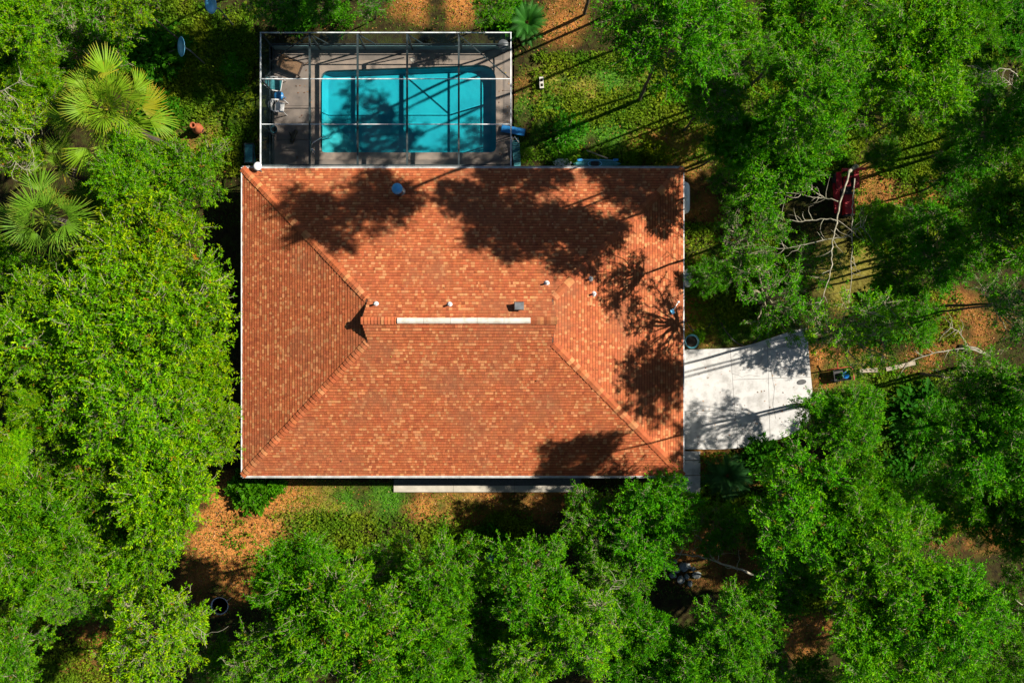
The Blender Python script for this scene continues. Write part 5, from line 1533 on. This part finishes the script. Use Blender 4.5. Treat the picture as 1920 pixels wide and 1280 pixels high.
for a in [
 (472, 918, 42, 1, (1.0, 1.1, .6), 'broad-leaved dark green shrub at the south-west house corner'),
 (512, 908, 22, 1, (1.2, 1.4, .6), 'brighter small shrub right of the south-west corner shrub'),
 (640, 32, 30, 2, (1.1, 1.4, .6), 'bright green bush north of the pool cage'),
 (560, 20, 40, 0, (.8, 1.1, 1.0), 'dark bush at the top edge above the cage'),
 (955, 30, 35, 1, (1.1, 1.5, .6), 'bright shrub left of the northern sago palm'),
 (438, 130, 30, 2, (1.0, 1.5, .6), 'vivid green clump left of the cage corner'),
 (440, 155, 22, 2, (.9, 1.4, .6), 'smaller vivid clump just below the first, left of the cage'),
 (1230, 292, 30, 0, (3.0, 1.3, .8), 'orange-leaved shrub by the north-east eave'),
 (1185, 302, 20, 0, (2.6, 1.5, .8), 'small yellowing shrub right of the kayak'),
 (1060, 292, 30, 2, (1.5, 1.5, .9), 'light green shrub behind the white tarp'),
 (1060, 250, 45, 2, (.8, 1.3, 1.0), 'low green bush on the shady north-east lawn'),
 (985, 285, 20, 2, (1.6, 1.3, .8), 'yellow-green weed clump beside the folded lounger'),
 (1430, 860, 40, 1, (.6, .9, .9), 'dark shrub under the south driveway edge'),
 (1310, 630, 14, 0, (2.2, 1.8, .9), 'yellow-green little shrub next to the round planter'),
 (925, 1010, 26, 1, (.9, 1.2, .6), 'dark green shrub just above the garden jar'),
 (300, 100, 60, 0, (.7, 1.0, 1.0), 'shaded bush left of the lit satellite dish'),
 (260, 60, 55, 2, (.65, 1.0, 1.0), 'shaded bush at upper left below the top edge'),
 (300, 210, 45, 0, (.8, 1.05, .9), 'bush between the large palm and the chiminea'),
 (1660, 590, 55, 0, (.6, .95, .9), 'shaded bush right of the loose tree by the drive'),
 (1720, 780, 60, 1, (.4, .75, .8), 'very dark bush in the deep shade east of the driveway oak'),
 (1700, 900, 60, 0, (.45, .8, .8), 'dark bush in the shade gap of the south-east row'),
 (1650, 430, 45, 2, (1.1, 1.2, .8), 'lit weedy bush below the small sapling'),
]: shrub(*a)

def scatter(n_, boxes, dens, seed):
    g = np.random.default_rng(seed); out = []
    ar = np.array([(b_[2] - b_[0]) * (b_[3] - b_[1]) for b_ in boxes], float)
    for b_, k in zip(boxes, (n_ * ar / ar.sum()).astype(int)):
        px = g.uniform(b_[0], b_[2], k); py = g.uniform(b_[1], b_[3], k)
        x = (px - 960) * CAM_H / FPX; y = (640 - py) * CAM_H / FPX
        out.append(np.stack([x, y], -1))
    p = np.concatenate(out); x, y = p[:, 0], p[:, 1]
    ok = g.uniform(size=len(p)) < dens(x, y)
    ok &= ~((x > X0 + .3) & (x < X1 - .3) & (y > Y0 + .3) & (y < Y1 - .3))
    ok &= ~((x > -12.15) & (x < .08) & (y > 7.8) & (y < 14.85))
    dpx, dpy = 960 + x * FPX / CAM_H, 640 - y * FPX / CAM_H
    ok &= ~((dpx > 1275) & (dpx < 1526) & (dpy > 652 - np.clip(dpx - 1390, 0, 200) * .31) & (dpy < 846 - np.clip(dpx - 1420, 0, 100) * .5))
    ok &= ~((dpx > 736) & (dpx < 1092) & (dpy > 860) & (dpy < 924)); ok &= ~((dpx > 1270) & (dpx < 1315) & (dpy > 840) & (dpy < 930))
    p = p[ok]
    zz = (vnoise(p[:, 0], p[:, 1], .25, 1) - .5) * .10 + (vnoise(p[:, 0], p[:, 1], 1.1, 2) - .5) * .05 - .06
    return np.column_stack([p, zz]), g
BOX = [(300, 0, 490, 420), (480, 0, 1120, 62), (955, 60, 1340, 320), (1275, 300, 1480, 660), (1480, 560, 1760, 760), (1600, 230, 1920, 460), (340, 890, 1100, 1060), (340, 1040, 500, 1180),
       (1090, 900, 1420, 1120), (1290, 840, 1700, 920), (1440, 1100, 1560, 1240), (0, 1100, 250, 1280), (1650, 560, 1920, 700), (1640, 900, 1920, 1060), (0, 0, 300, 140)]
# dry leaves
p, g = scatter(90000, BOX, lambda x, y: .05 + .95 * np.clip(patch('litter', x, y) ** 1.4 * 1.3 + .3 * patch('yellow', x, y), 0, 1), 3)
n_ = len(p)
a = g.uniform(0, 6.28, n_)
D = norm(np.column_stack([np.cos(a), np.sin(a), g.normal(size=n_) * .25]))
pal = np.array([(.42, .16, .035), (.48, .23, .07), (.28, .10, .03), (.52, .34, .17), (.15, .08, .04), (.40, .30, .05)])
C = pal[g.choice(6, n_, p=[.28, .18, .20, .06, .20, .08])] * g.uniform(.5, 1.15, (n_, 1))
LL = g.uniform(.035, .12, n_)
o = link('leaf_litter', leaves_mesh('leaf_litter', p + np.array([0, 0, .02]) + np.array([0, 0, 1]) * g.uniform(0, .03, (n_, 1)), D, LL, LL * .5, C, M['dry'], 9, .4))
tag(o, 'orange and brown fallen leaves strewn over the ground', 'leaf litter', kind='stuff')
# grass and low weeds
p, g = scatter(120000, BOX, lambda x, y: .22 + .9 * np.clip(patch('grass', x, y) * 1.2 + .55 * patch('yellow', x, y), 0, 1), 4)
n_ = len(p)
a = g.uniform(0, 6.28, n_)
D = norm(np.column_stack([np.cos(a) * .9, np.sin(a) * .9, g.uniform(.25, 1.1, n_)]))
gr = patch('grass', p[:, 0], p[:, 1])[:, None]; yw = patch('yellow', p[:, 0], p[:, 1])[:, None]
C = (np.array([.08, .19, .010]) * (1 - yw) + np.array([.32, .30, .02]) * yw) * g.uniform(.55, 1.3, (n_, 1)); C = C * (1 - gr) + (np.array([.11, .32, .010]) * g.uniform(.6, 1.3, (n_, 1))) * gr
LL = g.uniform(.10, .24, n_)
o = link('grass', leaves_mesh('grass', p, D, LL, LL * .14 + .006, C, M['grass'], 8, .6))
tag(o, 'patchy green and straw-yellow grass and weeds', 'grass', kind='stuff')
# low green ground cover in the shade of the trees
GB = [(1340, 0, 1920, 330), (1340, 0, 1920, 330), (1600, 230, 1920, 470), (300, 0, 480, 330), (0, 0, 330, 160), (1000, 100, 1340, 300), (1600, 420, 1800, 640), (1640, 700, 1800, 1000), (420, 960, 1000, 1060), (1440, 1030, 1600, 1150), (0, 1130, 260, 1280), (1280, 420, 1480, 620), (1290, 850, 1450, 960)]
p, g = scatter(60000, GB, lambda x, y: np.clip(vnoise(x, y, .7, 8) * 1.8 - .25, 0, 1) * (1 - .8 * patch('litter', x, y)), 6)
n_ = len(p)
B = np.repeat(p, 5, 0); N5 = len(B)
a = g.uniform(0, 6.28, N5); D = norm(np.column_stack([np.cos(a), np.sin(a), g.uniform(.1, .9, N5)]))
yy = vnoise(B[:, 0], B[:, 1], 1.3, 11)[:, None]
C = (np.array([.06, .18, .005]) * (1 - yy) + np.array([.20, .25, .010]) * yy) * g.uniform(.5, 1.4, (N5, 1)); LL = g.uniform(.09, .2, N5)
B = B + D * .05 + np.array([0, 0, 1]) * np.repeat(g.uniform(.02, .25, (n_, 1)), 5, 0)
o = link('ground_cover', leaves_mesh('ground_cover', B, D, LL, LL * .45, C, M['leaf'], 12, .5))
tag(o, 'low leafy green ground cover under the trees', 'ground cover', kind='stuff')

# cables and a plank east of the tractor
for (a_, b_, lb) in (((1637, 437, .6), (1790, 312, 6.0), 'thin slack cable rising right of the tractor, upper of two'), ((1637, 438, .6), (1810, 395, 4.5), 'thin slack cable rising right of the tractor, lower of two')):
    p0, p1 = P(*a_), P(*b_)
    ps = [(p1 - p0) * u + Vector((0, 0, -.25 * math.sin(PI * u))) for u in np.linspace(0, 1, 12)]
    o = MB().tube([tuple(x) for x in ps], .011, 5).build('overhead_cable', M['wood'], None, loc=p0)
    tag(o, lb, 'cable', 'cables beside the tractor')
for (x, y, rz, L, lb) in ((1688, 686, .22, 1.5, 'pale weathered plank on brown leaves east of the driveway'), (1628, 694, .05, .9, 'short pale plank on the ground beside the hand cart')):
    o = MB().box((0, 0, .05), (L, .2, .04), rz).build('timber_plank', M['wood'], None, loc=P(x, y, 0))
    tag(o, lb, 'plank', 'planks on the ground')

# stray leaves on the roof, the driveway and the deck
g = np.random.default_rng(77)
pts = []
for _ in range(330):
    x, y = g.uniform(X0 + .1, X1 - .1), g.uniform(Y0 + .1, Y1 - .1)
    d = min(x - X0, X1 - x, y - Y0, Y1 - y)
    if g.uniform() > .25 + .75 * math.exp(-d / 1.2): continue
    pts.append((x, y, zs(min(d, DG)) + .035))
for _ in range(150):
    q_ = P(g.uniform(1290, 1515), g.uniform(665, 835), .08)
    if g.uniform() < .6: pts.append((q_.x, q_.y, .095))
for _ in range(90):
    q_ = P(g.choice([g.uniform(505, 590), g.uniform(936, 955)]), g.uniform(90, 305), .09); pts.append((q_.x, q_.y, .1))
p = np.array(pts); n_ = len(p)
a = g.uniform(0, 6.28, n_); D = norm(np.column_stack([np.cos(a), np.sin(a), g.normal(size=n_) * .15]))
C = pal[g.choice(6, n_)] * g.uniform(.4, 1.0, (n_, 1)); LL = g.uniform(.05, .11, n_)
o = link('fallen_leaves', leaves_mesh('fallen_leaves', p, D, LL, LL * .5, C, M['dry'], 19, .3))
tag(o, 'stray dry leaves on the roof, driveway and pool deck', 'fallen leaves', kind='stuff')
